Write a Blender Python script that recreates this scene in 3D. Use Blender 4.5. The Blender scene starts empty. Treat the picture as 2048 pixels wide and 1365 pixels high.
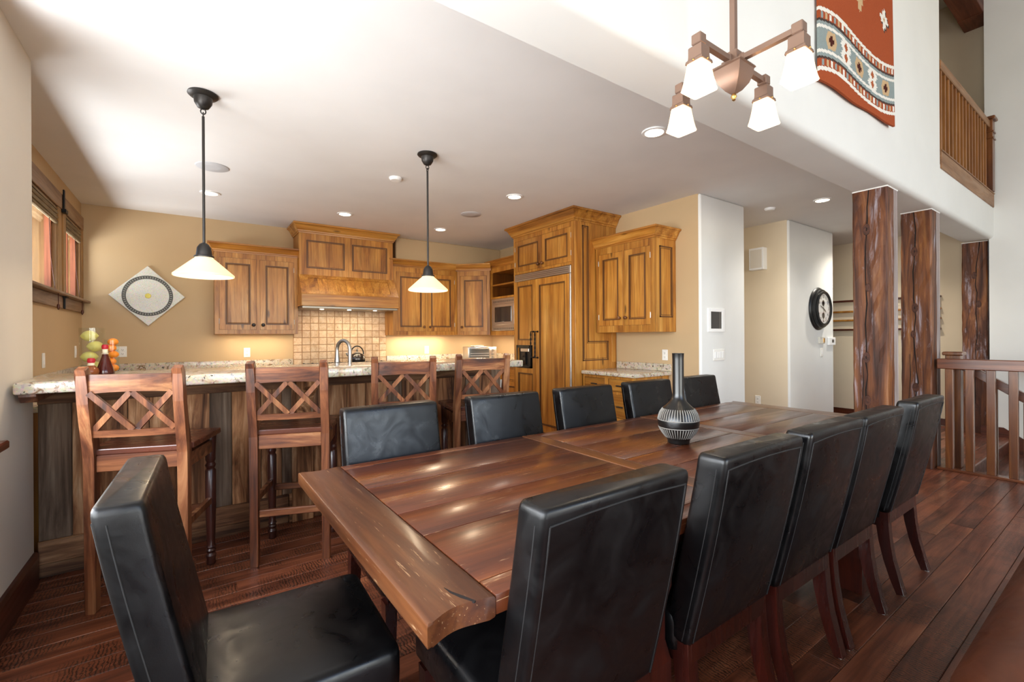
import bpy, bmesh, math, random
from mathutils import Vector, Matrix, noise
from math import pi, sin, cos, radians as R, sqrt, atan2
random.seed(11)
S = bpy.context.scene
COL = S.collection

# ---------------------------------------------------------------- camera
YAW, ROLL, CAMH, FPX = R(35.08), R(-0.347), 1.30, 910.2
fw = Vector((sin(YAW), cos(YAW), 0)); rt = Vector((cos(YAW), -sin(YAW), 0)); up = Vector((0, 0, 1))
rt, up = rt * cos(ROLL) + up * sin(ROLL), -rt * sin(ROLL) + up * cos(ROLL)
cd = bpy.data.cameras.new('camera'); cam = bpy.data.objects.new('camera', cd); COL.objects.link(cam)
cd.sensor_width = 36.0; cd.sensor_fit = 'HORIZONTAL'; cd.lens = FPX / 2048 * 36
cd.shift_y = -9.05 / 2048; cd.clip_start = 0.05; cd.clip_end = 200
cam.matrix_world = Matrix(((rt.x, up.x, -fw.x, 0), (rt.y, up.y, -fw.y, 0), (rt.z, up.z, -fw.z, CAMH), (0, 0, 0, 1)))
S.camera = cam

# ---------------------------------------------------------------- world and exposure
S.view_settings.view_transform = 'Standard'; S.view_settings.look = 'None'
S.view_settings.exposure = 0.74; S.view_settings.gamma = 1.0; S.view_settings.use_curve_mapping = False
W = bpy.data.worlds.new('world'); S.world = W; W.use_nodes = True
wn = W.node_tree.nodes; wl = W.node_tree.links
bg = wn['Background']; sky = wn.new('ShaderNodeTexSky'); sky.sky_type = 'NISHITA'
sky.sun_elevation = R(48); sky.sun_rotation = R(200); sky.sun_disc = False; sky.air_density = 1.0; sky.dust_density = .3
wl.new(sky.outputs['Color'], bg.inputs['Color']); bg.inputs['Strength'].default_value = 0.30
S.cycles.max_bounces = 8; S.cycles.diffuse_bounces = 5; S.cycles.glossy_bounces = 4
S.cycles.transmission_bounces = 6; S.cycles.transparent_max_bounces = 8
S.cycles.caustics_reflective = False; S.cycles.caustics_refractive = False
S.cycles.sample_clamp_indirect = 6.0

def lin(h):
    h = h.lstrip('#'); c = [int(h[i:i + 2], 16) / 255 for i in (0, 2, 4)]
    return tuple((x / 12.92 if x <= .04045 else ((x + .055) / 1.055) ** 2.4) for x in c) + (1,)

def area(name, loc, direction, sx, sy, power, color=(1, 1, 1), spread=180):
    l = bpy.data.lights.new(name, 'AREA'); l.shape = 'RECTANGLE'; l.size = sx; l.size_y = sy
    l.energy = power; l.color = color; l.spread = R(spread)
    o = bpy.data.objects.new(name, l); COL.objects.link(o); o.location = loc
    o.rotation_euler = Vector(direction).to_track_quat('-Z', 'Y').to_euler()
    return o
def point(name, loc, power, color=(1, .8, .6), r=.03):
    l = bpy.data.lights.new(name, 'POINT'); l.energy = power; l.color = color; l.shadow_soft_size = r
    o = bpy.data.objects.new(name, l); COL.objects.link(o); o.location = loc; return o
def spot(name, loc, power, color=(1, .85, .68), ang=120, r=.05):
    l = bpy.data.lights.new(name, 'SPOT'); l.energy = power; l.color = color; l.spot_size = R(ang); l.spot_blend = .8
    l.shadow_soft_size = r; o = bpy.data.objects.new(name, l); COL.objects.link(o); o.location = loc; return o

# daylight through the tall living-room windows behind the camera and the window in the left wall
DAY = (.95, .98, 1.0)
area('daylight_rear_window', (2.6, -5.25, 1.40), (0, 1, .0), 5.6, 2.5, 160, DAY)
area('daylight_left_window', (-1.40, .65, 1.35), (1, .05, -.05), 4.1, 1.5, 215, DAY)
# daylight lamp set low outside the kitchen windows, aimed up to brighten the ceiling
area('daylight_kitchen_window', (-2.3, 5.0, 1.05), (1, 0, .5), 3.8, 1.3, 215, DAY)

# ---------------------------------------------------------------- mesh helpers
def NB(): return bmesh.new()
def box(bm, x0, y0, z0, x1, y1, z1, bev=0, seg=1):
    if x0 > x1: x0, x1 = x1, x0
    if y0 > y1: y0, y1 = y1, y0
    if z0 > z1: z0, z1 = z1, z0
    vs = [bm.verts.new(p) for p in ((x0, y0, z0), (x1, y0, z0), (x1, y1, z0), (x0, y1, z0), (x0, y0, z1), (x1, y0, z1), (x1, y1, z1), (x0, y1, z1))]
    fs = [bm.faces.new([vs[i] for i in f]) for f in ((3, 2, 1, 0), (4, 5, 6, 7), (0, 1, 5, 4), (1, 2, 6, 5), (2, 3, 7, 6), (3, 0, 4, 7))]
    if bev:
        es = set(e for f in fs for e in f.edges)
        bmesh.ops.bevel(bm, geom=list(es), offset=bev, segments=seg, affect='EDGES', profile=.5)
    return vs
def prism(bm, poly, axis, a, b, bev=0, seg=1):
    def P(u, v, w):
        return (w, u, v) if axis == 'x' else ((u, w, v) if axis == 'y' else (u, v, w))
    A = [bm.verts.new(P(u, v, a)) for u, v in poly]; B = [bm.verts.new(P(u, v, b)) for u, v in poly]
    n = len(poly); fs = [bm.faces.new(A[::-1]), bm.faces.new(B)]
    for i in range(n): fs.append(bm.faces.new((A[i], A[(i + 1) % n], B[(i + 1) % n], B[i])))
    if bev:
        es = set(list(fs[0].edges) + list(fs[1].edges))
        bmesh.ops.bevel(bm, geom=list(es), offset=bev, segments=seg, affect='EDGES', profile=.5)
def ribbon(pts, th):
    """outline polygon of a curved bar drawn through pts in a plane; th thickness or list"""
    L, Rr = [], []
    n = len(pts)
    for i, (u, v) in enumerate(pts):
        a = pts[max(i - 1, 0)]; b = pts[min(i + 1, n - 1)]
        du, dv = b[0] - a[0], b[1] - a[1]; d = sqrt(du * du + dv * dv) or 1
        t = (th[i] if isinstance(th, (list, tuple)) else th) / 2
        L.append((u - dv / d * t, v + du / d * t)); Rr.append((u + dv / d * t, v - du / d * t))
    return L + Rr[::-1]
def ring_skin(bm, rings, closed=False, cap=True):
    n = len(rings[0]); m = len(rings)
    for i in range(m if closed else m - 1):
        a, b = rings[i], rings[(i + 1) % m]
        for j in range(n): bm.faces.new((a[j], a[(j + 1) % n], b[(j + 1) % n], b[j]))
    if cap and not closed:
        bm.faces.new(rings[0][::-1]); bm.faces.new(rings[-1])
def tube(bm, pts, r, seg=8, closed=False, phase=0):
    pts = [Vector(p) for p in pts]; m = len(pts); rings = []; nrm = None
    for i, p in enumerate(pts):
        if closed: t = (pts[(i + 1) % m] - pts[i - 1])
        else: t = pts[min(i + 1, m - 1)] - pts[max(i - 1, 0)]
        t.normalize()
        if nrm is None:
            nrm = t.orthogonal().normalized()
            if abs(t.z) < .9: nrm = t.cross(Vector((0, 0, 1))).normalized()
        else:
            nrm = (nrm - t * nrm.dot(t)); nrm.normalize()
        bt = t.cross(nrm); rr = r[i] if isinstance(r, (list, tuple)) else r
        rings.append([bm.verts.new(p + (nrm * cos(2 * pi * k / seg + phase) + bt * sin(2 * pi * k / seg + phase)) * rr) for k in range(seg)])
    ring_skin(bm, rings, closed)
def bar(bm, p0, p1, w, h, upv=(0, 0, 1)):
    """rectangular bar from p0 to p1; w across, h along upv"""
    p0, p1 = Vector(p0), Vector(p1); t = (p1 - p0).normalized(); upv = Vector(upv)
    s = t.cross(upv).normalized(); u = s.cross(t)
    rs = [[bm.verts.new(p + s * a * w / 2 + u * b * h / 2) for a, b in ((-1, -1), (1, -1), (1, 1), (-1, 1))] for p in (p0, p1)]
    ring_skin(bm, rs)
def lathe(bm, prof, c=(0, 0, 0), seg=24, sx=1, sy=1, cap=True, phase=0):
    rings = []
    for r, z in prof:
        rings.append([bm.verts.new((c[0] + sx * max(r, 1e-4) * cos(2 * pi * k / seg + phase), c[1] + sy * max(r, 1e-4) * sin(2 * pi * k / seg + phase), c[2] + z)) for k in range(seg)])
    ring_skin(bm, rings, cap=cap)
def lathe_y(bm, prof, c, seg=12):
    """revolve about an axis along -Y through c; prof (r, out)"""
    rings = [[bm.verts.new((c[0] + max(r, 1e-4) * cos(2 * pi * k / seg), c[1] - o, c[2] + max(r, 1e-4) * sin(2 * pi * k / seg))) for k in range(seg)] for r, o in prof]
    ring_skin(bm, rings)
def sweep(bm, path, prof, z=0, cap=True):
    """mitred moulding: path of (x,y); prof (out,up), out to the right of the travel direction"""
    m = len(path); rings = []
    for i, p in enumerate(path):
        p = Vector(p); ds = []
        if i > 0: ds.append((p - Vector(path[i - 1])).normalized())
        if i < m - 1: ds.append((Vector(path[i + 1]) - p).normalized())
        ns = [Vector((d.y, -d.x)) for d in ds]
        if len(ns) == 2:
            b = (ns[0] + ns[1]).normalized(); k = 1 / max(.2, b.dot(ns[0]))
        else: b, k = ns[0], 1
        rings.append([bm.verts.new((p.x + b.x * k * o, p.y + b.y * k * o, z + h)) for o, h in prof])
    ring_skin(bm, rings, cap=cap)
def sphere(bm, c, r, sub=2, sc=(1, 1, 1)):
    g = bmesh.ops.create_icosphere(bm, subdivisions=sub, radius=r)
    for v in g['verts']: v.co = Vector((v.co.x * sc[0] + c[0], v.co.y * sc[1] + c[1], v.co.z * sc[2] + c[2]))
def obj(name, bm, m, parent=None, smooth=0, loc=None, kind=None):
    bmesh.ops.recalc_face_normals(bm, faces=bm.faces[:])
    me = bpy.data.meshes.new(name); bm.to_mesh(me); bm.free()
    for mm in (m if isinstance(m, (list, tuple)) else [m]): me.materials.append(mm)
    if smooth:
        me.shade_smooth(); me.set_sharp_from_angle(angle=R(smooth))
    o = bpy.data.objects.new(name, me); COL.objects.link(o)
    if parent: o.parent = parent
    if loc: o.location = loc
    if kind: o['kind'] = kind
    return o
def tag(o, label, cat, group=None):
    o['label'] = label; o['category'] = cat
    if group: o['group'] = group
    return o
def thing(name, label, cat, loc=(0, 0, 0), rz=0, group=None):
    o = bpy.data.objects.new(name, None); COL.objects.link(o); o.empty_display_size = .1
    o.location = loc; o.rotation_euler = (0, 0, rz); return tag(o, label, cat, group)
def copy_tree(o, loc=None, rz=None, label=None, parent=None):
    c = o.copy(); COL.objects.link(c)
    if parent: c.parent = parent
    if loc is not None: c.location = loc
    if rz is not None: c.rotation_euler = (0, 0, rz)
    if label: c['label'] = label
    for ch in list(o.children): copy_tree(ch, parent=c)
    return c
def struct(name, bm, m, parent=None, smooth=0):
    return obj(name, bm, m, parent, smooth, kind=None if parent else 'structure')

# ---------------------------------------------------------------- materials
class NT:
    def __init__(s, name):
        s.m = bpy.data.materials.new(name); s.m.use_nodes = True; s.t = s.m.node_tree
        s.b = s.t.nodes['Principled BSDF']; s.out = s.t.nodes['Material Output']
    def n(s, typ, **kw):
        x = s.t.nodes.new('ShaderNode' + typ)
        for k, v in kw.items():
            if k in ('operation', 'blend_type', 'data_type', 'feature', 'noise_dimensions', 'wave_type', 'bands_direction', 'distance', 'attribute_name', 'wave_profile'): setattr(x, k, v)
            elif k == 'inp':
                for a, b in v.items():
                    if hasattr(b, 'links'): s.t.links.new(b, x.inputs[a])
                    else: x.inputs[a].default_value = b
        return x
    def l(s, a, b): s.t.links.new(a, b)
    def ramp(s, fac, stops, interp='LINEAR'):
        x = s.t.nodes.new('ShaderNodeValToRGB'); cr = x.color_ramp; cr.interpolation = interp
        while len(cr.elements) < len(stops): cr.elements.new(.5)
        for e, (p, c) in zip(cr.elements, stops): e.position = p; e.color = c if len(c) == 4 else tuple(c) + (1,)
        s.l(fac, x.inputs['Fac']); return x.outputs['Color']
    def mix(s, fac, a, b, mode='MIX'):
        x = s.t.nodes.new('ShaderNodeMix'); x.data_type = 'RGBA'; x.blend_type = mode; x.clamp_factor = True
        for sock, v in ((x.inputs[0], fac), (x.inputs[6], a), (x.inputs[7], b)):
            if hasattr(v, 'links'): s.l(v, sock)
            else: sock.default_value = v
        return x.outputs[2]
    def math(s, op, a, b=0, c=0):
        x = s.t.nodes.new('ShaderNodeMath'); x.operation = op
        for i, v in enumerate((a, b, c)):
            if hasattr(v, 'links'): s.l(v, x.inputs[i])
            else: x.inputs[i].default_value = v
        return x.outputs[0]
    def bump(s, h, strength=.2, dist=.002):
        x = s.n('Bump', inp={'Strength': strength, 'Distance': dist, 'Height': h}); s.l(x.outputs['Normal'], s.b.inputs['Normal'])
    def coords(s, rand=True, which='Object'):
        tc = s.n('TexCoord'); v = tc.outputs[which]
        if rand:
            oi = s.n('ObjectInfo'); r = oi.outputs['Random']; s.rand = r
            cb = s.n('CombineXYZ', inp={0: s.math('MULTIPLY', r, 31.7), 1: s.math('MULTIPLY', r, 17.3), 2: s.math('MULTIPLY', r, 23.9)})
            va = s.n('VectorMath', operation='ADD', inp={0: v, 1: cb.outputs[0]}); v = va.outputs[0]
        return v
    def scale(s, v, sc):
        x = s.n('Mapping', inp={'Vector': v, 'Scale': sc}); return x.outputs[0]
    def noise(s, v, scale=5, detail=4, rough=.5, dist=0):
        return s.n('TexNoise', inp={'Vector': v, 'Scale': scale, 'Detail': detail, 'Roughness': rough, 'Distortion': dist}).outputs['Fac']

def plain(name, col, rough=.5, metal=0, spec=.5, bump=0, bscale=60, emit=0, ecol=None, coat=0):
    k = NT(name); k.b.inputs['Base Color'].default_value = lin(col); k.b.inputs['Roughness'].default_value = rough
    k.b.inputs['Metallic'].default_value = metal; k.b.inputs['Specular IOR Level'].default_value = spec
    k.b.inputs['Coat Weight'].default_value = coat
    if bump:
        k.bump(k.noise(k.coords(False), bscale, 4), bump, .002)
    if emit:
        k.b.inputs['Emission Color'].default_value = lin(ecol or col); k.b.inputs['Emission Strength'].default_value = emit
    return k.m

def wood(name, cols, axis='z', sc=1.0, rough=.42, bump=.25, vary=.25, knots=0, saw=0, spec=.45, coat=0, frost=0, contrast=1.0, ring=1.0, fleck=0):
    """grain along axis; cols dark..light"""
    k = NT(name); v = k.coords(True)
    a = .8 * sc; c = 9.0 * sc
    s3 = {'x': (a, c, c), 'y': (c, a, c), 'z': (c, c, a)}[axis]
    gv = k.scale(v, s3)
    n1 = k.noise(gv, 1.0, 7, .62, .9 * ring)
    s4 = {'x': (a * 2, c * 7, c * 7), 'y': (c * 7, a * 2, c * 7), 'z': (c * 7, c * 7, a * 2)}[axis]
    n2 = k.noise(k.scale(v, s4), 1.0, 3, .6, 0)
    n3 = k.noise(v, 2.3 * sc, 2, .5, 0)
    lo, hi = .5 - .22 / contrast, .5 + .22 / contrast
    n = len(cols)
    col = k.ramp(n1, [(lo + (hi - lo) * i / (n - 1), lin(cx)) for i, cx in enumerate(cols)])
    col = k.mix(.55, col, k.ramp(n2, [(.34, (.52, .50, .48)), (.55, (1, 1, 1))]), 'MULTIPLY')
    col = k.mix(.6, col, k.ramp(n3, [(.3, (.72, .70, .68)), (.65, (1.08, 1.06, 1.03))]), 'MULTIPLY')
    h = k.math('ADD', k.math('MULTIPLY', n1, .6), k.math('MULTIPLY', n2, .5))
    if knots:
        s5 = {'x': (1.6, 5, 5), 'y': (5, 1.6, 5), 'z': (5, 5, 1.6)}[axis]
        vo = k.n('TexVoronoi', inp={'Vector': k.scale(v, s5), 'Scale': 1.0 * sc, 'Randomness': 1.0}).outputs['Distance']
        kf = k.ramp(vo, [(.0, (1, 1, 1)), (.07 * knots, (.8, .8, .8)), (.13 * knots, (0, 0, 0))])
        col = k.mix(kf, col, k.mix(.75, col, lin('#2a1508')))
    if saw:
        ws = k.n('TexWave', wave_type='BANDS', bands_direction={'x': 'X', 'y': 'Y', 'z': 'Z'}[axis], inp={'Vector': v, 'Scale': 22.0, 'Distortion': 9.0, 'Detail': 4.0, 'Detail Scale': 1.3, 'Detail Roughness': .7}).outputs['Fac']
        msk = k.ramp(k.noise(v, 3.1, 3, .6), [(.44, (0, 0, 0)), (.54, (1, 1, 1))])
        sawf = k.math('MULTIPLY', msk, k.ramp(ws, [(.18, (1, 1, 1)), (.5, (0, 0, 0))]))
        col = k.mix(k.math('MULTIPLY', sawf, saw), col, k.mix(.85, col, lin('#140a06')))
        h = k.math('SUBTRACT', h, k.math('MULTIPLY', sawf, .8))
    if fleck:
        s6 = {'x': (9, 150, 150), 'y': (150, 9, 150), 'z': (150, 150, 9)}[axis]
        fl = k.ramp(k.noise(k.scale(v, s6), 1.0, 3, .7), [(.645, (0, 0, 0)), (.70, (1, 1, 1))])
        col = k.mix(k.math('MULTIPLY', fl, fleck), col, lin('#e2b98a'))
    if frost:
        fr = k.ramp(k.noise(k.scale(v, {'x': (1.4, 6, 6), 'y': (6, 1.4, 6), 'z': (6, 6, 1.4)}[axis]), 1.3, 6, .7, .5), [(.55, (0, 0, 0)), (.68, (1, 1, 1))])
        fr = k.math('MULTIPLY', fr, k.ramp(n2, [(.42, (0, 0, 0)), (.58, (1, 1, 1))]))
        col = k.mix(k.math('MULTIPLY', fr, frost), col, lin('#b9b7c4'))
    hs = k.n('HueSaturation', inp={'Color': col, 'Value': k.math('ADD', k.math('MULTIPLY', k.rand, vary), 1 - vary / 2)})
    k.l(hs.outputs['Color'], k.b.inputs['Base Color'])
    rg = k.ramp(n1, [(.3, (rough + .12,) * 3), (.7, (rough - .06,) * 3)])
    k.l(rg, k.b.inputs['Roughness']); k.b.inputs['Specular IOR Level'].default_value = spec
    k.b.inputs['Coat Weight'].default_value = coat; k.b.inputs['Coat Roughness'].default_value = .18
    k.bump(h, bump, .003)
    return k.m

def paint(name, col, b=.06):
    k = NT(name); v = k.coords(False)
    n = k.noise(v, 2.2, 3); c = k.mix(k.ramp(n, [(.35, (0, 0, 0)), (.7, (1, 1, 1))]), lin(col), tuple(x * .955 for x in lin(col)[:3]) + (1,))
    k.l(c, k.b.inputs['Base Color']); k.b.inputs['Roughness'].default_value = .72; k.b.inputs['Specular IOR Level'].default_value = .3
    k.bump(k.noise(v, 45, 5, .6), b, .004); return k.m

def granite(name):
    k = NT(name); v = k.coords(False)
    n1 = k.noise(v, 7, 6, .65, 1.2); n2 = k.noise(v, 38, 5, .7, .3); n3 = k.noise(v, 16, 6, .7, 1.0)
    vo = k.n('TexVoronoi', inp={'Vector': v, 'Scale': 85.0}).outputs['Color']
    c = k.ramp(n1, [(.34, lin('#a89a86')), (.46, lin('#c9bfae')), (.58, lin('#c9bda9')), (.68, lin('#a98a66'))])
    c = k.mix(.35, c, k.mix(.6, vo, (.55, .5, .45, 1)), 'OVERLAY')
    c = k.mix(k.ramp(n3, [(.57, (0, 0, 0)), (.63, (1, 1, 1))]), c, lin('#7d5d40'))
    c = k.mix(k.ramp(n2, [(.585, (0, 0, 0)), (.62, (1, 1, 1))]), c, lin('#3b332d'))
    c = k.mix(k.ramp(k.noise(v, 22, 5, .7, 2.0), [(.61, (0, 0, 0)), (.65, (1, 1, 1))]), c, lin('#8d9092'))
    k.l(c, k.b.inputs['Base Color']); k.b.inputs['Roughness'].default_value = .16; k.b.inputs['Specular IOR Level'].default_value = .6
    return k.m

def leather(name, col, col2, rough=.34):
    k = NT(name); v = k.coords(True)
    n = k.noise(v, 3.5, 6, .65, .8); f = k.noise(v, 240, 3, .6)
    vo = k.n('TexVoronoi', feature='DISTANCE_TO_EDGE', inp={'Vector': v, 'Scale': 160.0}).outputs['Distance']
    wr = k.noise(v, 38, 3, .6, .3)
    k.l(k.mix(k.ramp(n, [(.35, (0, 0, 0)), (.7, (1, 1, 1))]), lin(col), lin(col2)), k.b.inputs['Base Color'])
    k.l(k.ramp(k.noise(v, 8, 3, .6, 1.0), [(.25, (rough + .24,) * 3), (.75, (rough - .06,) * 3)]), k.b.inputs['Roughness'])
    k.b.inputs['Specular IOR Level'].default_value = .42
    h = k.math('ADD', k.math('MULTIPLY', k.ramp(vo, [(0, (0, 0, 0)), (.12, (1, 1, 1))]), .35), k.math('MULTIPLY', wr, .25))
    k.bump(h, .06, .0012); return k.m

def glass(name, tint='#ffffff', rough=.0, edge=.45):
    k = NT(name); g = k.n('BsdfGlossy', inp={'Roughness': .03 + rough, 'Color': (1, 1, 1, 1)}); t = k.n('BsdfTransparent', inp={'Color': lin(tint)})
    lw = k.n('LayerWeight', inp={'Blend': .5}); f = k.math('ADD', k.math('MULTIPLY', k.math('POWER', lw.outputs['Facing'], 3.5), edge), .04)
    mx = k.n('MixShader', inp={0: f, 1: t.outputs[0], 2: g.outputs[0]})
    k.l(mx.outputs[0], k.out.inputs['Surface']); return k.m

def shade(name, col, ecol, emit):
    """lit opal glass: glows and lets the bulb shine through"""
    k = NT(name)
    d = k.n('BsdfDiffuse', inp={'Color': lin(col)}); tr = k.n('BsdfTranslucent', inp={'Color': lin(col)})
    gl = k.n('BsdfGlossy', inp={'Roughness': .12, 'Color': (.8, .8, .8, 1)}); em = k.n('Emission', inp={'Color': lin(ecol), 'Strength': emit})
    a = k.n('MixShader', inp={0: .6, 1: d.outputs[0], 2: tr.outputs[0]}); b = k.n('MixShader', inp={0: .05, 1: a.outputs[0], 2: gl.outputs[0]})
    c = k.n('AddShader', inp={0: b.outputs[0], 1: em.outputs[0]}); k.l(c.outputs[0], k.out.inputs['Surface']); return k.m

M = {}
M['ceiling'] = paint('ceiling_paint', '#e9e7e4')
M['white'] = paint('white_wall_paint', '#e6e5e0')
M['cream'] = paint('cream_wall_paint', '#e3dbcd')
M['tan'] = paint('tan_kitchen_paint', '#c6aa83')
M['hall'] = paint('warm_hall_paint', '#dfceb2')
M['granite'] = granite('speckled_granite')
M['floor'] = wood('dark_red_floor_plank', ['#3a1d12', '#673623', '#884e35', '#a86b4b'], 'x', 1.1, .34, .4, .45, 0, .95, .5, .2)
M['table'] = wood('red_brown_table_plank_x', ['#341609', '#502512', '#65331a', '#7d4a27'], 'x', .9, .30, .2, .3, 0, 0, .5, .3, fleck=.4)
M['table_y'] = wood('red_brown_table_plank_y', ['#3e1e10', '#5a311a', '#6d4124', '#815331'], 'y', .9, .32, .2, .3, 0, 0, .5, .25, fleck=.5)
M['table_z'] = wood('red_brown_table_leg', ['#2a0f09', '#451a10', '#5c2415'], 'z', 1, .35, .2, .2, coat=.2)
PINE = ['#7f4c19', '#aa6d28', '#c08538', '#d19a4d']
M['pine'] = wood('honey_pine_upright', PINE, 'z', 1.0, .36, .12, .16, .8, 0, .45, .15, contrast=1.1)
M['pine_x'] = wood('honey_pine_level', PINE, 'x', 1.0, .36, .12, .16, .8, 0, .45, .15, contrast=1.1)
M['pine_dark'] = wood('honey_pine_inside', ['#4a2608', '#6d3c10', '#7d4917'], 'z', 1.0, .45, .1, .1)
M['glaze_and_shade'] = plain('dark_glaze_and_gap_shade', '#5c391d', .45)  # glaze of the mouldings, also the painted shade in the door gaps
M['knobwood'] = wood('turned_pine_knob', ['#4a2a12', '#6d421d', '#80522a'], 'z', 3, .35, .1, .2)
STOOL = ['#371b10', '#613621', '#825033', '#a3714c']
M['stool'] = wood('reddish_stool_wood', STOOL, 'z', 1.3, .32, .2, .3, .45, 0, .5, .25, contrast=1.5)
M['stool_x'] = wood('reddish_stool_wood_level', STOOL, 'x', 1.3, .32, .2, .3, .45, 0, .5, .25, contrast=1.5)
M['stool_y'] = wood('dark_stool_seat_wood', ['#3a1a11', '#552a1b', '#6c3a26'], 'x', 1.3, .25, .15, .3, 0, 0, .6, .3)
M['stool_dark'] = wood('dark_turned_leg_wood', ['#2b140f', '#42211a', '#573026'], 'z', 1.3, .3, .15, .25, 0, 0, .5, .25)
BARN = ['#472b1b', '#855838', '#b18159', '#cfa984']
M['barn'] = wood('weathered_barn_board', BARN, 'z', 1.2, .62, .6, .8, 1.25, 0, .3, contrast=1.4, ring=1.6)
M['barn_x'] = wood('weathered_barn_board_level', ['#352116', '#65432d', '#8d6546', '#ad8562'], 'x', 1.2, .62, .6, .8, .9, 0, .3, contrast=1.4)
M['barn_dark'] = wood('grey_brown_barn_board', ['#3a2c23', '#66503f', '#8d7560', '#ab9580'], 'z', 1.2, .66, .6, .6, 1.0, 0, .3)
M['timber'] = wood('reclaimed_timber', ['#2c150b', '#552c15', '#7a4722', '#a16a37'], 'z', .9, .5, 1.0, .1, .9, 0, .4, 0, frost=.75, ring=2.2)
M['timber_edge'] = wood('frosted_timber_edge', ['#6d5a52', '#92807a', '#a99d99', '#bfb5b2'], 'z', .8, .6, .7, .1, 0, 0, .4, 0, frost=.3)
M['timber_x'] = wood('reclaimed_timber_level', ['#3c1709', '#5e2a14', '#74381c', '#8a4a28'], 'x', .75, .45, .6, .1, .8, 0, .4)
M['knot'] = wood('dark_knot', ['#2a1208', '#4a230f', '#643517'], 'x', 4, .55, .4, .1)
M['crack'] = plain('timber_crack', '#160a05', .9)
M['rail'] = wood('red_brown_rail_wood', ['#472412', '#6b3d1f', '#835029', '#966337'], 'z', 1.2, .3, .1, .2, 0, 0, .5, .3)
M['rail_y'] = wood('red_brown_rail_wood_long', ['#4b2412', '#6b391f', '#80492a', '#935a38'], 'y', 1.2, .3, .1, .2, 0, 0, .5, .3)
M['trimwood'] = wood('brown_baseboard_wood', ['#3a1a0e', '#55291a', '#6a3722'], 'y', 1.2, .35, .1, .1, coat=.15)
M['alder'] = wood('alder_window_trim', ['#70523a', '#8b6a4d', '#9c7c5d'], 'y', 1.2, .4, .12, .15)
M['alder_z'] = wood('alder_window_trim_upright', ['#7c5630', '#98703f', '#ab8350'], 'z', 1.2, .4, .12, .15)
M['sash'] = wood('red_brown_sash', ['#7b4026', '#99573a', '#ab6a4b'], 'z', 1.2, .4, .1, .15)
M['siding'] = wood('red_exterior_board', ['#9c5644', '#b87463', '#c98c7c'], 'z', 1.0, .6, .2, .3)
M['balc'] = wood('light_brown_balcony_wood', ['#7c4a26', '#95612f', '#a87442'], 'z', 1.2, .4, .1, .2)
M['balc_x'] = wood('light_brown_balcony_board', ['#7a5130', '#94683f', '#a57a50'], 'x', 1.2, .4, .1, .1)
M['leather'] = leather('black_leather', '#050506', '#0d0c0d', .25)
M['brownleather'] = leather('brown_leather', '#45200f', '#5c2f1a', .36)
M['seam'] = plain('black_stitching', '#1f1e1e', .55)
M['chairleg'] = wood('dark_mahogany', ['#1f0a08', '#35120d', '#481b13'], 'z', 1.2, .25, .08, .2, 0, 0, .5, .35)
M['bronze'] = plain('oiled_bronze', '#3d3a38', .42, .75, .5, .05, 90)
M['copper'] = plain('antique_bronze', '#8d7263', .42, .55, .5, .05, 120)
M['brass'] = plain('brass', '#caa060', .3, .9)
M['steel'] = plain('brushed_steel', '#c9c3bc', .3, .9)
M['hoodsteel'] = plain('dark_brown_hood_steel', '#8a8176', .35, .9)  # darker, browner steel for the hood liner
M['nickel'] = plain('brushed_nickel', '#a8a39c', .28, .95)
M['darkmetal'] = plain('black_iron', '#1b1a1c', .5, .6)
M['black'] = plain('black_plastic', '#0d0d0f', .35)
M['darkglass'] = plain('dark_glass', '#241c18', .08, 0, .7)
M['plate'] = plain('white_switch_plate', '#efece4', .4)
M['platedark'] = plain('plate_slot', '#55504a', .5)
M['whiteceramic'] = plain('white_ceramic', '#efe6da', .25)
M['grey_grille'] = plain('speaker_grille', '#c4c4c6', .7, 0, .3, .2, 300)
M['whitetrim'] = plain('white_fixture', '#f2f1ee', .45)
M['bulb'] = plain('glowing_bulb', '#fff4e0', .5, emit=2.5, ecol='#ffe9c8')
M['lamp_disc'] = plain('lit_lamp', '#fff4e0', .5, emit=9, ecol='#fff0d8')
M['shade_opal'] = shade('lit_opal_glass', '#efe3cc', '#ffe0b0', .22)
M['shade_sq'] = shade('lit_frosted_glass', '#f3e8d6', '#ffdfb0', .40)
M['glass'] = glass('clear_glass')
M['jarglass'] = glass('clear_jar_glass', '#f6f9f6', 0, .3)
M['lemon'] = plain('lemon_peel', '#d3c873', .5, 0, .4, .25, 160)
M['orange'] = plain('orange_peel', '#ef8a1c', .45, 0, .4, .25, 160)
M['redcap'] = plain('red_wax_cap', '#b3182b', .35)
M['corklabel'] = plain('pale_bottle_neck', '#e6dcc0', .5)
M['vinegar'] = plain('dark_red_vinegar', '#4a1710', .12, 0, .6)
M['herbs'] = plain('pickled_vegetables', '#8a4a22', .25, 0, .5, .5, 60)
M['grout'] = plain('warm_grout', '#b78a64', .85)
M['blind'] = wood('woven_blind', ['#6d5b45', '#8a7759', '#a18e6e'], 'y', 3, .7, .4, .2)
def tile_mat():
    k = NT('travertine_tile'); v = k.coords(True)
    n = k.noise(v, 14, 5, .65, .6)
    c = k.ramp(n, [(.3, lin('#c79f77')), (.5, lin('#dcbb96')), (.7, lin('#e7cfb0'))])
    c = k.mix(k.ramp(k.noise(v, 55, 4, .7, 1.0), [(.60, (0, 0, 0)), (.66, (1, 1, 1))]), c, lin('#9a6a42'))
    hs = k.n('HueSaturation', inp={'Color': c, 'Value': k.math('ADD', k.math('MULTIPLY', k.rand, .22), .88)})
    k.l(hs.outputs['Color'], k.b.inputs['Base Color']); k.b.inputs['Roughness'].default_value = .55
    k.bump(k.noise(v, 40, 4), .2, .002); return k.m
M['tile'] = tile_mat()
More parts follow.
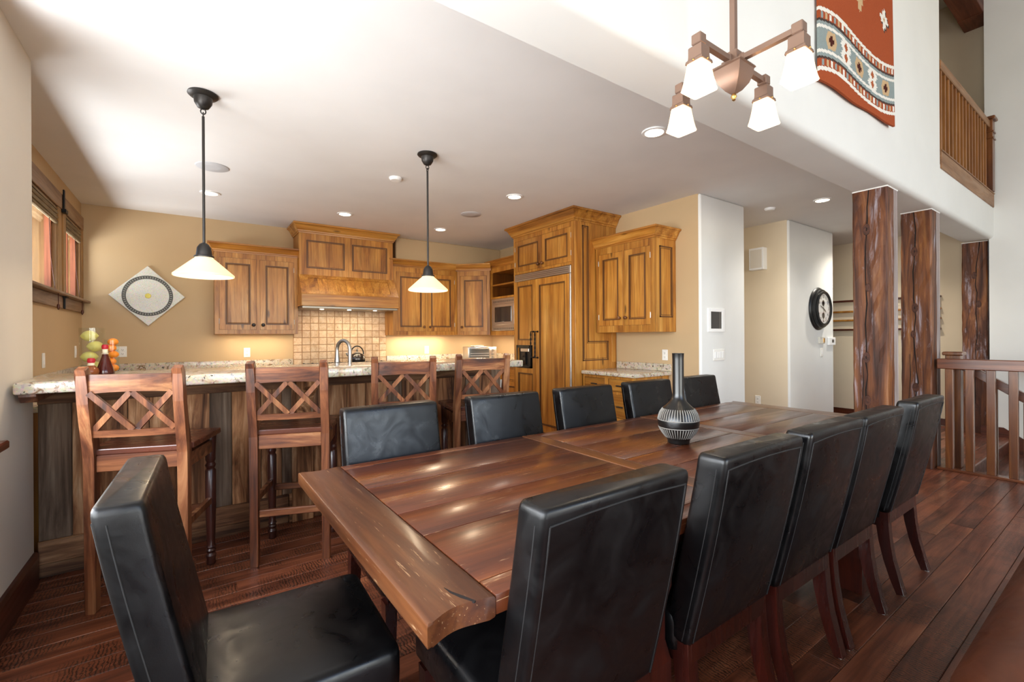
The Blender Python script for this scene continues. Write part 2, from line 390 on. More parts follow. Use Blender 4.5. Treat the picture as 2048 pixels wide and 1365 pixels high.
# ================================================================ SETTING
LX, NX, BY, KX, CZ = -0.98, -0.69, 6.71, 4.29, 2.77     # kitchen left wall, near left wall, back wall, kitchen right wall, ceiling
BMZ, BMF, BMB = 2.505, 1.207, 1.49                      # beam underside, front, back
SX = 8.32                                               # stair wall
# floor slab with the stairwell cut out
b = NB(); box(b, -1.2, 1.10, -.10, 8.75, 6.9, -.014); box(b, -1.2, -5.4, -.10, 5.96, 1.10, -.014)
floor = struct('floor', b, plain('subfloor', '#1d0d08', .8))
# planks: the 300 largest in view are parts, the others one joined part
def seen(x, y):
    p = Vector((x, y, -CAMH)); dp = p.dot(fw)
    if dp < .9: return 0
    u = p.dot(rt) / dp; v = p.dot(up) / dp
    if abs(u) > 1.25 or v < -.95: return 0
    hid = .25 if (y > 3.5 and x < 4.3) else 1
    return hid / dp ** 2 * (CAMH / dp)
rows = []; PW = .118; y = -5.3
while y < 6.7:
    x = -1.1 - random.random() * 1.2
    while x < 8.7:
        ln = random.choice((1.0, 1.3, 1.6, 1.9, 2.2)); a, c = x, x + ln; x += ln
        lim = 5.93 if y < 1.06 else 8.68
        a = max(a, -1.15); c = min(c, lim)
        if c - a < .12: continue
        rows.append((a, c, y, seen((a + c) / 2, y + PW / 2) * (c - a)))
    y += PW
rows.sort(key=lambda r: -r[3])
def plank_bm(bm, ln, ox=0, oy=0, dz=0):
    c = .0022; w = PW - .0015
    lo = [(0, 0), (ln, 0), (ln, w), (0, w)]; hi = [(c, c), (ln - c, c), (ln - c, w - c), (c, w - c)]
    A = [bm.verts.new((ox + u, oy + v, -.013)) for u, v in lo]; Bm = [bm.verts.new((ox + u, oy + v, -.0025 + dz)) for u, v in lo]; T = [bm.verts.new((ox + u, oy + v, dz)) for u, v in hi]
    for P, Q in ((A, Bm), (Bm, T)):
        for i in range(4): bm.faces.new((P[i], P[(i + 1) % 4], Q[(i + 1) % 4], Q[i]))
    bm.faces.new(T)
cache = {}
for a, c, y, s in rows[:300]:
    key = round((c - a) / .02)
    if key not in cache:
        bm = NB(); plank_bm(bm, c - a); o = obj('floor_plank', bm, M['floor'], floor); cache[key] = o.data
    else:
        o = bpy.data.objects.new('floor_plank', cache[key]); COL.objects.link(o); o.parent = floor
    o.location = (a, y, random.uniform(-.0012, 0))
bm = NB()
for a, c, y, s in rows[300:]: plank_bm(bm, c - a, a, y)
obj('floor_boards', bm, M['floor'], floor, kind='stuff')

b = NB(); box(b, -1.4, BMB, CZ, 8.9, 6.9, CZ + .13); struct('ceiling', b, M['ceiling'])
b = NB(); box(b, -1.0, -5.6, 6.3, 8.9, BMB, 6.45); box(b, 5.0, BMB, 5.9, 8.9, 5.2, 6.0); struct('ceiling_upper', b, M['white'])
# near left wall with the dining window opening (its sill end shows at the frame edge)
b = NB(); x0, x1 = -1.20, NX
box(b, x0, -5.4, 0, x1, -1.5, 6.3); box(b, x0, 2.80, 0, x1, 3.42, 6.3); box(b, x0, -1.5, 0, x1, 2.80, .82); box(b, x0, -1.5, 2.65, x1, 2.80, 6.3)
struct('wall_left', b, M['cream'])
w = thing('window_3', 'x', 'x'); del w['label'], w['category']; w['kind'] = 'structure'
b = NB(); box(b, -1.02, -1.62, .825, NX + .035, 2.89, .862, .006); obj('window_sill', b, M['trimwood'], w)
b = NB()
for yy in (-1.5, -.1, 1.3, 2.73): box(b, -1.15, yy, .862, -1.05, yy + .07, 2.65)
box(b, -1.15, -1.5, .862, -1.05, 2.8, .93); box(b, -1.15, -1.5, 2.58, -1.05, 2.8, 2.65); obj('sash', b, M['sash'], w)
b = NB(); box(b, -1.105, -1.5, .9, -1.10, 2.8, 2.6); obj('pane', b, M['glass'], w)
b = NB(); box(b, NX, -5.3, 0, NX + .02, 3.42, .155, .004); prism(b, [(NX, .155), (NX + .02, .155), (NX + .012, .172), (NX, .175)], 'y', -5.3, 3.42); struct('baseboard_left', b, M['trimwood'])
# kitchen left wall with two window openings
b = NB(); x0, x1 = -1.20, LX; y0, y1, y2, y3 = 3.60, 5.60, 5.87, 6.62; z0, z1 = 1.70, 2.47
box(b, x0, 3.42, 0, x1, 6.85, z0); box(b, x0, 3.42, z1, x1, 6.85, CZ); box(b, x0, 3.42, z0, x1, y0, z1); box(b, x0, y1, z0, x1, y2, z1); box(b, x0, y3, z0, x1, 6.85, z1)
struct('wall_kitchen_left', b, M['tan'])
for i, (a, c) in enumerate(((y0, y1), (y2, y3))):
    w = thing('window_%d' % (i + 1), 'x', 'x'); del w['label'], w['category']; w['kind'] = 'structure'
    b = NB(); box(b, -1.19, a, z0, LX + .005, a + .02, z1 - .02); box(b, -1.19, c - .02, z0, LX + .005, c, z1 - .02); box(b, -1.19, a, z1 - .02, LX + .005, c, z1)
    obj('window_frame', b, M['alder_z'], w)
    b = NB()
    for p in (a + .02, c - .06): box(b, -1.045, p, z0, -1.005, p + .04, z1 - .02)
    mid = (a + c) / 2
    box(b, -1.045, a + .06, z0, -1.005, c - .06, z0 + .04); box(b, -1.045, a + .06, z1 - .06, -1.005, c - .06, z1 - .02); box(b, -1.04, mid - .015, z0 + .04, -1.01, mid + .015, z1 - .06)
    obj('sash', b, M['sash'], w)
    b = NB(); box(b, -1.027, a + .06, z0 + .04, -1.024, c - .06, z1 - .06); obj('pane', b, M['glass'], w)
    b = NB()
    for q in range(6):
        zz = z1 - .035 - q * .021; tube(b, [(-.985 + .010 * (q % 2), a + .03, zz), (-.985 + .010 * (q % 2), c - .03, zz)], .014, 8)
    box(b, -1.0, a + .025, z1 - .03, -.965, c - .025, z1 - .0205); obj('rolled_blind', b, M['blind'], w, 40)
    b = NB(); tube(b, [(-.975, c - .28, z1 - .05), (-.97, c - .25, 2.0), (-.945, c - .25, 1.73), (-.925, c - .25, 1.70), (-.925, c - .25, 1.60)], .003, 6)
    lathe(b, [(.003, 0), (.010, -.008), (.012, -.03), (.004, -.05)], (-.925, c - .25, 1.60), 10); obj('blind_cord', b, M['trimwood'], w, 40)
b = NB(); box(b, LX, 3.45, z1 + .005, LX + .022, 6.70, 2.615, .004); struct('trim_1', b, M['alder'])
b = NB(); box(b, LX - .15, 3.45, z0 - .012, LX + .075, 6.705, z0 + .012, .005); struct('trim_2', b, M['alder'])
b = NB(); box(b, LX, 3.45, 1.58, LX + .022, 6.70, z0 - .012, .004); struct('trim_3', b, M['alder'])
b = NB(); box(b, LX, y1 - .005, z0 + .012, LX + .018, y1 + .10, z1 + .005, .003); box(b, LX, y2 - .10, z0 + .012, LX + .018, y2 + .005, z1 + .005, .003); box(b, LX, y3, z0 + .012, LX + .018, 6.70, z1 + .005, .003); struct('trim_4', b, M['alder_z'])
def iron_strap(z_lo, z_hi, lab):
    b = NB(); box(b, LX + .023, 5.715, z_lo, LX + .035, 5.755, z_hi, .003)
    zz = z_lo if z_hi > 2 else z_hi
    box(b, LX + .018, 5.69, zz - .012, LX + .05, 5.78, zz + .02, .003)
    tag(obj('iron_strap', b, M['darkmetal']), lab, 'bracket')
iron_strap(2.46, 2.66, 'black iron strap above the post between the kitchen windows')
iron_strap(1.575, 1.69, 'black iron strap under the sill between the kitchen windows')
# red boarded outside wall seen through the kitchen windows
ex = thing('exterior_wall', 'x', 'x', (0, 0, 0)); del ex['label'], ex['category']; ex['kind'] = 'structure'
yy = 6.9; q = 0
while yy < 12.0:
    b = NB(); box(b, -1.53, yy, 0, -1.50, yy + .235, 5.2, .006); obj('siding_board', b, M['siding'], ex); yy += .245; q += 1
b = NB(); box(b, -1.60, 6.9, 0, -1.54, 12.2, 5.2); obj('backing', b, M['trimwood'], ex)
# back wall, soffit, right kitchen wall
b = NB(); box(b, -1.2, BY, 0, 8.9, BY + .14, CZ); struct('wall_back', b, M['tan'])
b = NB(); box(b, 2.45, 6.44, 2.44, KX, BY, CZ, .012); struct('wall_soffit', b, M['tan'])
b = NB(); box(b, KX, 2.745, 0, KX + .12, BY, CZ); struct('wall_kitchen_right', b, M['tan'])
b = NB(); box(b, KX + .002, 2.72, 0, 5.16, 6.7, CZ, .02, 3); struct('wall_column', b, M['white'])
b = NB(); box(b, 6.22, 2.735, 0, 6.34, 6.7, CZ); struct('wall_hall', b, M['hall'])
b = NB(); box(b, 6.222, 2.71, 0, 7.58, 2.84, CZ, .02, 3); struct('wall_clock', b, M['white'])
b = NB(); box(b, 8.70, BMB - .2, 0, 8.85, 6.8, 6.0); struct('wall_hall_far', b, M['hall'])
b = NB(); box(b, 8.68, BMB, 0, 8.70, 6.7, .10, .003); box(b, 6.205, 2.74, 0, 6.22, 6.6, .10, .003); struct('baseboard_hall', b, M['trimwood'])
b = NB(); box(b, SX, -5.4, -2.4, SX + .35, 1.25, 2.6); box(b, SX, -5.4, 2.6, SX + .35, 1.284, 6.3); struct('wall_stair', b, M['white'])
# wall and beam over the posts, the balcony opening on the right
bm = NB()
prof = [(BMF, 6.3), (BMF, BMZ + .05)] + [(BMF + .05 - .05 * cos(t), BMZ + .05 - .05 * sin(t)) for t in (R(15), R(30), R(45), R(60), R(75))] + [(BMF + .05, BMZ), (BMB, BMZ), (BMB, 6.3)]
prism(bm, prof, 'x', NX, 5.87)
prof2 = [(BMF, 2.93)] + prof[1:-1] + [(BMB, 2.93)]
prism(bm, prof2, 'x', 5.87, SX)
struct('wall_beam', bm, M['white'], smooth=40)
b = NB(); box(b, 5.0, BMB, 2.91, 8.7, 5.2, 3.0); box(b, 5.0, 5.1, 3.0, 8.7, 5.2, 5.95); box(b, 4.95, BMB, 3.0, 5.0, 5.2, 5.95); struct('wall_balcony', b, M['hall'])
# rear wall with the tall living room windows
b = NB(); y0, y1 = -5.15, -5.0
box(b, -1.2, y0, 0, -.3, y1, 6.3); box(b, 5.5, y0, 0, 8.4, y1, 6.3); box(b, -.3, y0, 0, 5.5, y1, .10); box(b, -.3, y0, 5.4, 5.5, y1, 6.3); struct('wall_rear', b, M['cream'])
w = thing('window_4', 'x', 'x'); del w['label'], w['category']; w['kind'] = 'structure'
b = NB()
for xx in (-.3, 1.58, 3.5, 5.42): box(b, xx, -5.13, .10, xx + .08, -5.03, 5.4)
for zz in (.10, 2.75, 5.32): box(b, -.3, -5.13, zz, 5.5, -5.03, zz + .08)
obj('sash', b, M['sash'], w)
b = NB(); box(b, -.3, -5.09, .10, 5.5, -5.085, 5.4); obj('pane', b, M['glass'], w)

# ---------------------------------------------------------------- timber posts
def cracked(bm, x, y0, z0, z1, face):
    pass
def timber_post(x0, y0, x1, y1, z1, label, seed):
    t = thing('timber_post', label, 'post', ((x0 + x1) / 2, (y0 + y1) / 2, 0), 0, 'reclaimed timber posts under the beam')
    rnd = random.Random(seed); hx, hy = (x1 - x0) / 2, (y1 - y0) / 2
    bm = NB(); rings = []; n = 26
    for i in range(n + 1):
        z = z1 * i / n; j = lambda s: rnd.uniform(-s, s)
        c = .012
        pts = [(-hx + c, -hy), (0, -hy), (hx - c, -hy), (hx, -hy + c), (hx, hy - c), (hx - c, hy), (-hx + c, hy), (-hx, hy - c), (-hx, hy * .35), (-hx, -.02), (-hx, -hy * .5), (-hx, -hy + c)]
        rings.append([bm.verts.new((px_ + j(.003), py_ + j(.003), z)) for px_, py_ in pts])
    ring_skin(bm, rings); obj('timber', bm, M['timber'], t)
    # checks (drying cracks) and knots on the broad face
    bm = NB(); u = rnd.uniform(-.02, .03); pts = []; zz = .15
    while zz < z1 - .05:
        pts.append((u, zz)); u += rnd.uniform(-.018, .018); u = max(-hy * .45, min(hy * .45, u)); zz += rnd.uniform(.09, .2)
    pts.append((u, z1 - .005))
    th = [.003 + .007 * abs(sin(i * 1.3 + seed)) for i in range(len(pts))]
    prism(bm, ribbon(pts, th), 'x', -hx - .0035, -hx + .004)
    pts2 = [(u2, z2) for u2, z2 in [(hy * .5, z1 * .25), (hy * .38, z1 * .36), (hy * .42, z1 * .44)]]
    prism(bm, ribbon(pts2, [.001, .005, .001]), 'x', -hx - .0035, -hx + .003)
    obj('crack', bm, M['crack'], t)
    bm = NB()
    for q in range(5):
        kz = z1 * (.12 + .18 * q + rnd.uniform(-.04, .04)); ky = pts[min(len(pts) - 1, int(kz / z1 * len(pts)))][0] + rnd.uniform(-.02, .02)
        rr = rnd.uniform(.016, .028)
        g = [[bm.verts.new((-hx - o_, ky + rr * s_ * cos(a_), kz + 1.9 * rr * s_ * sin(a_))) for a_ in [2 * pi * k / 14 for k in range(14)]] for s_, o_ in ((1.0, -.002), (.92, .0035), (.6, .0042), (.3, .0035), (.1, .003))]
        ring_skin(bm, g)
    obj('knot', bm, M['knot'], t, 50)
    # weathered grey inner edge of the narrow face
    bm = NB(); box(bm, hx * .25, -hy - .004, .0, hx - .002, -hy + .01, z1 - .004, .002); obj('weathered_edge', bm, M['timber_edge'], t)
    # white caulk line where the post meets the beam
    bm = NB(); box(bm, -hx - .006, -hy - .006, z1 - .009, hx + .006, hy, z1, .002); obj('caulk_joint', bm, M['whitetrim'], t)
    return t
timber_post(4.592, 1.262, 4.835, 1.50, BMZ, 'nearest thick reclaimed timber post, behind the end of the dining table', 3)
timber_post(5.80, 1.257, 6.075, 1.488, BMZ, 'middle reclaimed timber post standing where the guard railing begins', 8)
timber_post(8.385, 1.275, 8.64, 1.515, BMZ, 'farthest reclaimed timber post set against the white stair wall', 14)
b = NB(); box(b, 5.9, 1.285, 5.43, SX, 1.53, 5.70, .006); box(b, SX, 1.285, 5.43, 8.7, 1.53, 5.70); tag(obj('ceiling_beam', b, M['timber_x']), 'dark timber beam high above the balcony railing', 'beam')

b = NB(); box(b, 5.87, 1.285, 5.702, 8.7, 1.49, 6.3); struct('wall_header', b, M['white'])
# ---------------------------------------------------------------- balcony railing
t = thing('balcony_railing', 'brown slatted balcony railing above the white beam', 'railing', (5.88, BMF, 2.89))
b = NB(); box(b, 0, -.012, 0, 2.40, .10, .165, .004); obj('fascia_board', b, M['balc_x'], t)
b = NB(); box(b, 0, -.018, .165, 2.41, .10, .18, .003); obj('bottom_rail', b, M['balc_x'], t)
b = NB(); box(b, 0, -.01, .96, 2.30, .085, 1.045, .006); obj('top_rail', b, M['balc_x'], t)
n = 15; first = None
for i in range(n):
    xx = .05 + i * (2.10 / n)
    if first is None:
        b = NB(); box(b, 0, 0, 0, .032, .07, .785, .002); first = obj('baluster', b, M['balc'], t, loc=(xx, 0, .178))
    else:
        o = bpy.data.objects.new('baluster', first.data); COL.objects.link(o); o.parent = t; o.location = (xx, 0, .178)
b = NB(); box(b, 2.20, -.03, .18, 2.33, .10, 1.06, .004); box(b, 2.19, -.04, .82, 2.34, .11, .84, .004); box(b, 2.19, -.04, .90, 2.34, .11, .92, .004); box(b, 2.17, -.055, 1.06, 2.36, .125, 1.095, .008); obj('newel_post', b, M['rail'], t)
t = thing('dried_branch', 'thin dry branch decoration standing on the balcony behind the railing', 'branch', (6.3, 1.95, 3.0))
for pts in ([(0, 0, 0), (.02, .01, .8), (-.03, 0, 1.4), (.06, .02, 1.95)], [(.0, 0, .9), (.1, 0, 1.3), (.12, .03, 1.6)], [(.5, 0, 0), (.52, 0, .9), (.50, .01, 1.35)]):
    b = NB(); tube(b, pts, .006, 6); obj('twig', b, M['timber_x'], t, 40)
b = NB(); lathe(b, [(.07, 0), (.10, .12), (.06, .28), (.05, .3)], (.25, 0, 0), 16, sx=3.2); obj('pot', b, M['timber_edge'], t, 40)

# ---------------------------------------------------------------- guard railing and stairs
t = thing('guard_railing', 'red-brown stair guard railing with square balusters beside the middle timber post', 'railing', (5.90, 1.24, 0))
b = NB(); box(b, -.03, -4.2, .966, .06, .0, 1.062, .006); obj('top_rail', b, M['rail_y'], t)
b = NB(); box(b, -.035, -4.2, 0, .065, .0, .022, .003); obj('bottom_rail', b, M['rail_y'], t)
first = None
for i in range(28):
    yy = -.085 - i * .138
    if first is None:
        b = NB(); box(b, -.02, -.028, 0, .035, .028, .945, .003); first = obj('baluster', b, M['rail'], t, loc=(0, yy, .0215))
    else:
        o = bpy.data.objects.new('baluster', first.data); COL.objects.link(o); o.parent = t; o.location = (0, yy, .0215)
st = thing('staircase', 'wooden stairs going down beside the white wall behind the guard railing', 'stairs', (6.02, 1.08, 0))
for i in range(11):
    b = NB(); box(b, .12, -.27 * i - .30, -.185 * (i + 1) - .03, 2.28, -.27 * i + .0, -.185 * (i + 1), .006); obj('tread', b, M['floor'], st)
    b = NB(); box(b, .12, -.27 * i - .005, -.185 * (i + 1), 2.28, -.27 * i + .012, -.185 * i - .031 if i else -.03, 0); obj('riser', b, M['trimwood'], st)
b = NB(); box(b, -.06, -.03, -.03, 2.29, .02, .0, .008); obj('landing_nosing', b, M['floor'], st)
b = NB(); prism(b, [(.25, .12), (.05, .12), (-3.0, -1.97), (-3.0, -2.30), (0, -.22), (.25, -.03)], 'x', 2.28, 2.298); obj('skirt_board', b, M['trimwood'], st)
sr = thing('stair_handrail', 'sloping wooden stair railing going down from a capped newel', 'railing', (6.03, 1.165, 0))
b = NB(); box(b, .02, -.06, 0, .13, .05, 1.09, .004); box(b, .0, -.08, 1.09, .15, .07, 1.125, .008); obj('newel_post', b, M['rail'], sr)
b = NB(); sl = .185 / .27; prism(b, [(-.05, .96), (-.05, 1.05), (-3.0, 1.05 - 2.95 * sl), (-3.0, .96 - 2.95 * sl)], 'x', .04, .10, .004); obj('sloping_rail', b, M['rail_y'], sr)
for i in range(12):
    yy = -.28 - i * .20
    b = NB(); box(b, .05, yy - .02, -.185 * int((-yy + .14) / .27 + .0) - .19, .09, yy + .02, .97 + (yy + .05) * sl, .002); obj('baluster', b, M['rail'], sr)
wr = thing('wall_handrail', 'round wooden handrail fixed to the white stair wall', 'railing', (SX, 1.0, 0))
b = NB(); tube(b, [(-.07, .0, .92), (-.07, -3.0, .92 - 3.0 * sl)], .026, 10); obj('rail', b, M['balc'], wr, 40)
b = NB()
for yy in (-.3, -1.5): tube(b, [(0, yy, .82 + yy * sl), (-.07, yy, .82 + yy * sl), (-.07, yy, .92 + yy * sl)], .009, 8)
obj('bracket', b, M['brass'], wr, 40)

# ---------------------------------------------------------------- hall: ledge shelf, clock, sconce, plates
t = thing('wall_ledge_rack', 'low rack of four wooden rails on the far hall wall behind the posts', 'rack', (8.70, 3.13, 0))
for zz, mm in ((1.836, 'trimwood'), (1.665, 'pine'), (1.525, 'pine'), (1.375, 'trimwood')):
    b = NB(); box(b, -.07, -1.35, zz - .014, 0, .9, zz + .014, .004); obj('rail', b, M[mm], t)
b = NB()
for yy in (-1.33, .88): box(b, -.05, yy, 1.375, 0, yy + .03, 1.836)
obj('upright', b, M['trimwood'], t)
t = thing('wall_clock', 'round black-framed clock with white face on the white hall wall', 'clock', (7.06, 2.71, 1.655))
prof = [(.29, 0), (.295, .012), (.28, .028), (.262, .034), (.262, .060), (.250, .068), (.236, .070), (.236, .088), (.222, .094), (.205, .082)]
b = NB(); lathe_y(b, prof[:-1] + [(.205, .086), (.205, .06)], (0, 0, 0), 48); obj('rim', b, M['black'], t, 35)
b = NB(); lathe_y(b, [(.206, .058), (.206, .066)], (0, 0, 0), 48); obj('dial', b, M['whitetrim'], t, 35)
NUMM = plain('clock_ink', '#3a3a3c', .6)
def text(name, body, size, mat_, parent, loc, rot, ext=.001):
    c = bpy.data.curves.new(name, 'FONT'); c.body = body; c.size = size; c.align_x = 'CENTER'; c.align_y = 'CENTER'; c.extrude = ext
    c.materials.append(mat_); tmp = bpy.data.objects.new('tmp', c); COL.objects.link(tmp); me = bpy.data.meshes.new_from_object(tmp.evaluated_get(bpy.context.evaluated_depsgraph_get()))
    bpy.data.objects.remove(tmp); me.name = name; me.materials.clear(); me.materials.append(mat_)
    o = bpy.data.objects.new(name, me); COL.objects.link(o); o.parent = parent; o.location = loc; o.rotation_euler = rot; return o
for hnum in range(1, 13):
    a = R(90 - 30 * hnum); text('numeral', str(hnum), .062, NUMM, t, (.165 * cos(a), -.0675, .165 * sin(a)), (R(90), 0, 0))
def hand(ang, ln, w_, tail):
    b = NB(); d = Vector((cos(ang), 0, sin(ang))); p = Vector((-sin(ang), 0, cos(ang)))
    pr = [(-tail, w_ * .5), (0, w_), (ln * .6, w_ * 1.3), (ln, .001)]
    poly = [(d * u + p * v) for u, v in pr] + [(d * u - p * v) for u, v in pr[::-1]]
    prism(b, [(q.x, q.z) for q in poly], 'y', -.073, -.070); obj('clock_hand', b, NUMM, t)
hand(R(-30), .09, .008, .03); hand(R(-30 + 188), .11, .004, .04); hand(R(-96), .15, .0015, .05)
for cz_ in (.075, -.095):
    b = NB(); lathe_y(b, [(.042, .0665), (.042, .0672), (.038, .0672), (.038, .0665)], (0, 0, cz_), 24); obj('subdial', b, NUMM, t, 35)
b = NB(); lathe_y(b, [(.207, .078), (.207, .080)], (0, 0, 0), 40); obj('cover_glass', b, M['glass'], t, 35)
b = NB(); box(b, -.10, -.19, -.145, 0, .0, .145, .004); t = thing('wall_sconce', 'white boxy wall sconce on the warm hall wall', 'sconce', (6.22, 3.17, 2.31)); obj('sconce_body', b, M['whitetrim'], t)
b = NB(); box(b, -.104, -.17, -.12, -.1, -.02, .12, .002); obj('front_panel', b, M['cream'], t)
def plate(name, lab, loc, rz, kind, gang=1, cat='outlet', wide=None):
    """facing local -Y"""
    t = thing(name, lab, cat, loc, rz); wd = wide or (.072 + .046 * (gang - 1))
    b = NB(); box(b, -wd / 2, -.007, -.06, wd / 2, 0, .06, .003); obj('cover_plate', b, M['plate'], t)
    for g in range(gang):
        xx = (g - (gang - 1) / 2) * .046
        if kind == 'outlet':
            for zz in (-.022, .022):
                b = NB(); box(b, xx - .016, -.0095, zz - .015, xx + .016, -.006, zz + .015, .002); obj('socket', b, M['plate'], t)
                b = NB(); box(b, xx - .008, -.0102, zz - .004, xx - .0055, -.009, zz + .008); box(b, xx + .0055, -.0102, zz - .004, xx + .008, -.009, zz + .006); box(b, xx - .003, -.0102, zz - .012, xx + .003, -.009, zz - .007); obj('slot', b, M['platedark'], t)
        else:
            b = NB(); box(b, xx - .0165, -.0105, -.034, xx + .0165, -.006, .034, .002); obj('rocker', b, M['whitetrim'], t)
    return t
plate('light_switch', 'four-gang white light switch on the white end wall', (4.615, 2.72, 1.09), 0, 'switch', 4, 'switch')
t = thing('wall_speaker', 'dark square intercom screen in a white frame on the end wall', 'intercom', (4.56, 2.72, 1.46))
b = NB()
for q in ((-.155, -.125, -.105, .125), (.105, -.125, .155, .125), (-.105, -.125, .105, -.09), (-.105, .09, .105, .125)): box(b, q[0], -.014, q[1], q[2], 0, q[3], .002)
obj('frame', b, M['whitetrim'], t)
b = NB(); box(b, -.105, -.004, -.09, .105, 0, .09); obj('screen', b, M['darkglass'], t)
b = NB(); box(b, .06, -.006, -.09, .105, -.003, .09, .001); obj('trim_strip', b, M['platedark'], t)
plate('wall_outlet', 'small white outlet low on the warm hall wall', (6.22, 3.11, .425), R(-90), 'outlet')
t = thing('thermostat', 'white thermostat at the edge of the clock wall', 'thermostat', (7.46, 2.71, 1.205))
b = NB(); box(b, -.11, -.03, -.055, .11, 0, .055, .008, 2); obj('body', b, M['whitetrim'], t)
b = NB(); box(b, -.02, -.032, -.02, .05, -.029, .025); obj('display', b, M['platedark'], t)
t = thing('alarm_keypad', 'small grey keypad below the black-framed clock', 'keypad', (7.15, 2.71, 1.22))
b = NB(); box(b, -.085, -.022, -.045, .085, 0, .045, .004); obj('body', b, plain('grey_beige_plastic', '#cfcabf', .5), t)
b = NB(); box(b, .02, -.025, -.03, .075, -.02, .03, .002); obj('button_panel', b, M['brass'], t)
plate('light_switch', 'single white switch under the keypad on the clock wall', (7.165, 2.71, 1.055), 0, 'switch', 1, 'switch')
plate('wall_outlet', 'double white outlet on the back wall beside the orange jar', (-.665, BY, 1.155), 0, 'outlet', 2)
plate('wall_outlet', 'white outlet under the left back wall cabinet', (.57, BY, 1.115), 0, 'outlet')
plate('light_switch', 'blank white wall plate right of the tile backsplash', (3.05, BY, 1.095), 0, 'switch', 1, 'switch')
plate('wall_outlet', 'white outlet above the desk counter granite', (KX, 3.155, 1.085), R(-90), 'outlet')
plate('light_switch', 'white switch plate beside the fridge under the microwave', (KX, 5.72, 1.08), R(-90), 'switch', 1, 'switch')
plate('light_switch', 'nearer white switch plate on the left kitchen wall', (LX, 5.14, 1.13), R(90), 'switch', 1, 'switch')
plate('light_switch', 'farther white switch plate on the left kitchen wall', (LX, 6.36, 1.17), R(90), 'switch', 1, 'switch')
# ================================================================ KITCHEN
def rect_ring(b, x0, z0, x1, z1, w, y0, y1):
    box(b, x0, y0, z0, x0 + w, y1, z1); box(b, x1 - w, y0, z0, x1, y1, z1); box(b, x0 + w, y0, z0, x1 - w, y1, z0 + w); box(b, x0 + w, y0, z1 - w, x1 - w, y1, z1)
def knob_bm(c, s=1.0):
    b = NB(); lathe_y(b, [(.006 * s, 0), (.006 * s, .010 * s), (.013 * s, .016 * s), (.0155 * s, .024 * s), (.012 * s, .031 * s), (.004 * s, .033 * s)], c, 12); return b
def panel_door(t, x0, z0, x1, z1, yf, knob=None, kz=None, fr=.062, name='door', mat_='pine', hinge=None, panels=None, kmat='knobwood'):
    """inset framed door facing -Y with its front at yf; sub-parts panel, bead, knob, hinge"""
    b = NB(); yb = yf + .019; g = .0025
    x0 += g; x1 -= g; z0 += g; z1 -= g
    zs = panels or [(z0 + fr, z1 - fr)]
    box(b, x0, yf, z0, x0 + fr, yb, z1, .0015); box(b, x1 - fr, yf, z0, x1, yb, z1, .0015)
    edges = [z0] + [q for p in zs for q in p] + [z1]
    for a, c in zip(edges[0::2], edges[1::2]): box(b, x0 + fr, yf + .0003, a, x1 - fr, yb, c)
    d = obj(name, b, M[mat_], t)
    for a, c in zs:
        b = NB(); i = .014; px0, px1 = x0 + fr, x1 - fr
        lo = [(px0, a), (px1, a), (px1, c), (px0, c)]; hi = [(px0 + i * 1.8, a + i * 1.8), (px1 - i * 1.8, a + i * 1.8), (px1 - i * 1.8, c - i * 1.8), (px0 + i * 1.8, c - i * 1.8)]
        A = [b.verts.new((u, yf + .012, v)) for u, v in lo]; Bv = [b.verts.new((u, yf + .006, v)) for u, v in hi]; Cv = [b.verts.new((u, yb, v)) for u, v in lo]
        for k in range(4):
            b.faces.new((A[k], A[(k + 1) % 4], Bv[(k + 1) % 4], Bv[k])); b.faces.new((A[k], A[(k + 1) % 4], Cv[(k + 1) % 4], Cv[k]))
        b.faces.new(Bv); obj('panel', b, M[mat_], d)
        b = NB(); w_ = .012; y0, y1 = yf - .0035, yf + .012
        for s_ in (0, .017):
            q0, q1, q2, q3 = px0 + s_, px1 - s_, a + s_, c - s_
            yy = y0 + s_ * .6; ww = w_ if not s_ else .005
            rect_ring(b, q0, q2, q1, q3, ww, yy, y1)
        obj('bead', b, M['glaze_and_shade'], d)
    if knob:
        kx = x0 + fr * .5 if knob == 'l' else (x1 - fr * .5 if knob == 'r' else (x0 + x1) / 2)
        obj('knob', knob_bm((kx, yf - .0005, kz), 1.4), M[kmat], d, 50)
    if hinge:
        b = NB(); hx = x0 - .002 if hinge == 'l' else x1 + .002
        for zz in (z0 + .10, z1 - .10): tube(b, [(hx, yf - .003, zz - .03), (hx, yf - .003, zz + .03)], .0035, 8)
        obj('hinge', b, M['steel'], d, 40)
    return d
CROWN = [(0, 0), (.008, 0), (.010, .014), (.020, .018), (.022, .030), (.030, .040), (.046, .072), (.058, .086), (.070, .090), (.070, .108), (.0, .108)]
def crown(t, path, z, s=1.0, mat_='pine_x'):
    b = NB(); sweep(b, path, [(o * s, h * s) for o, h in CROWN], z); c = obj('crown', b, M[mat_], t)
    return c
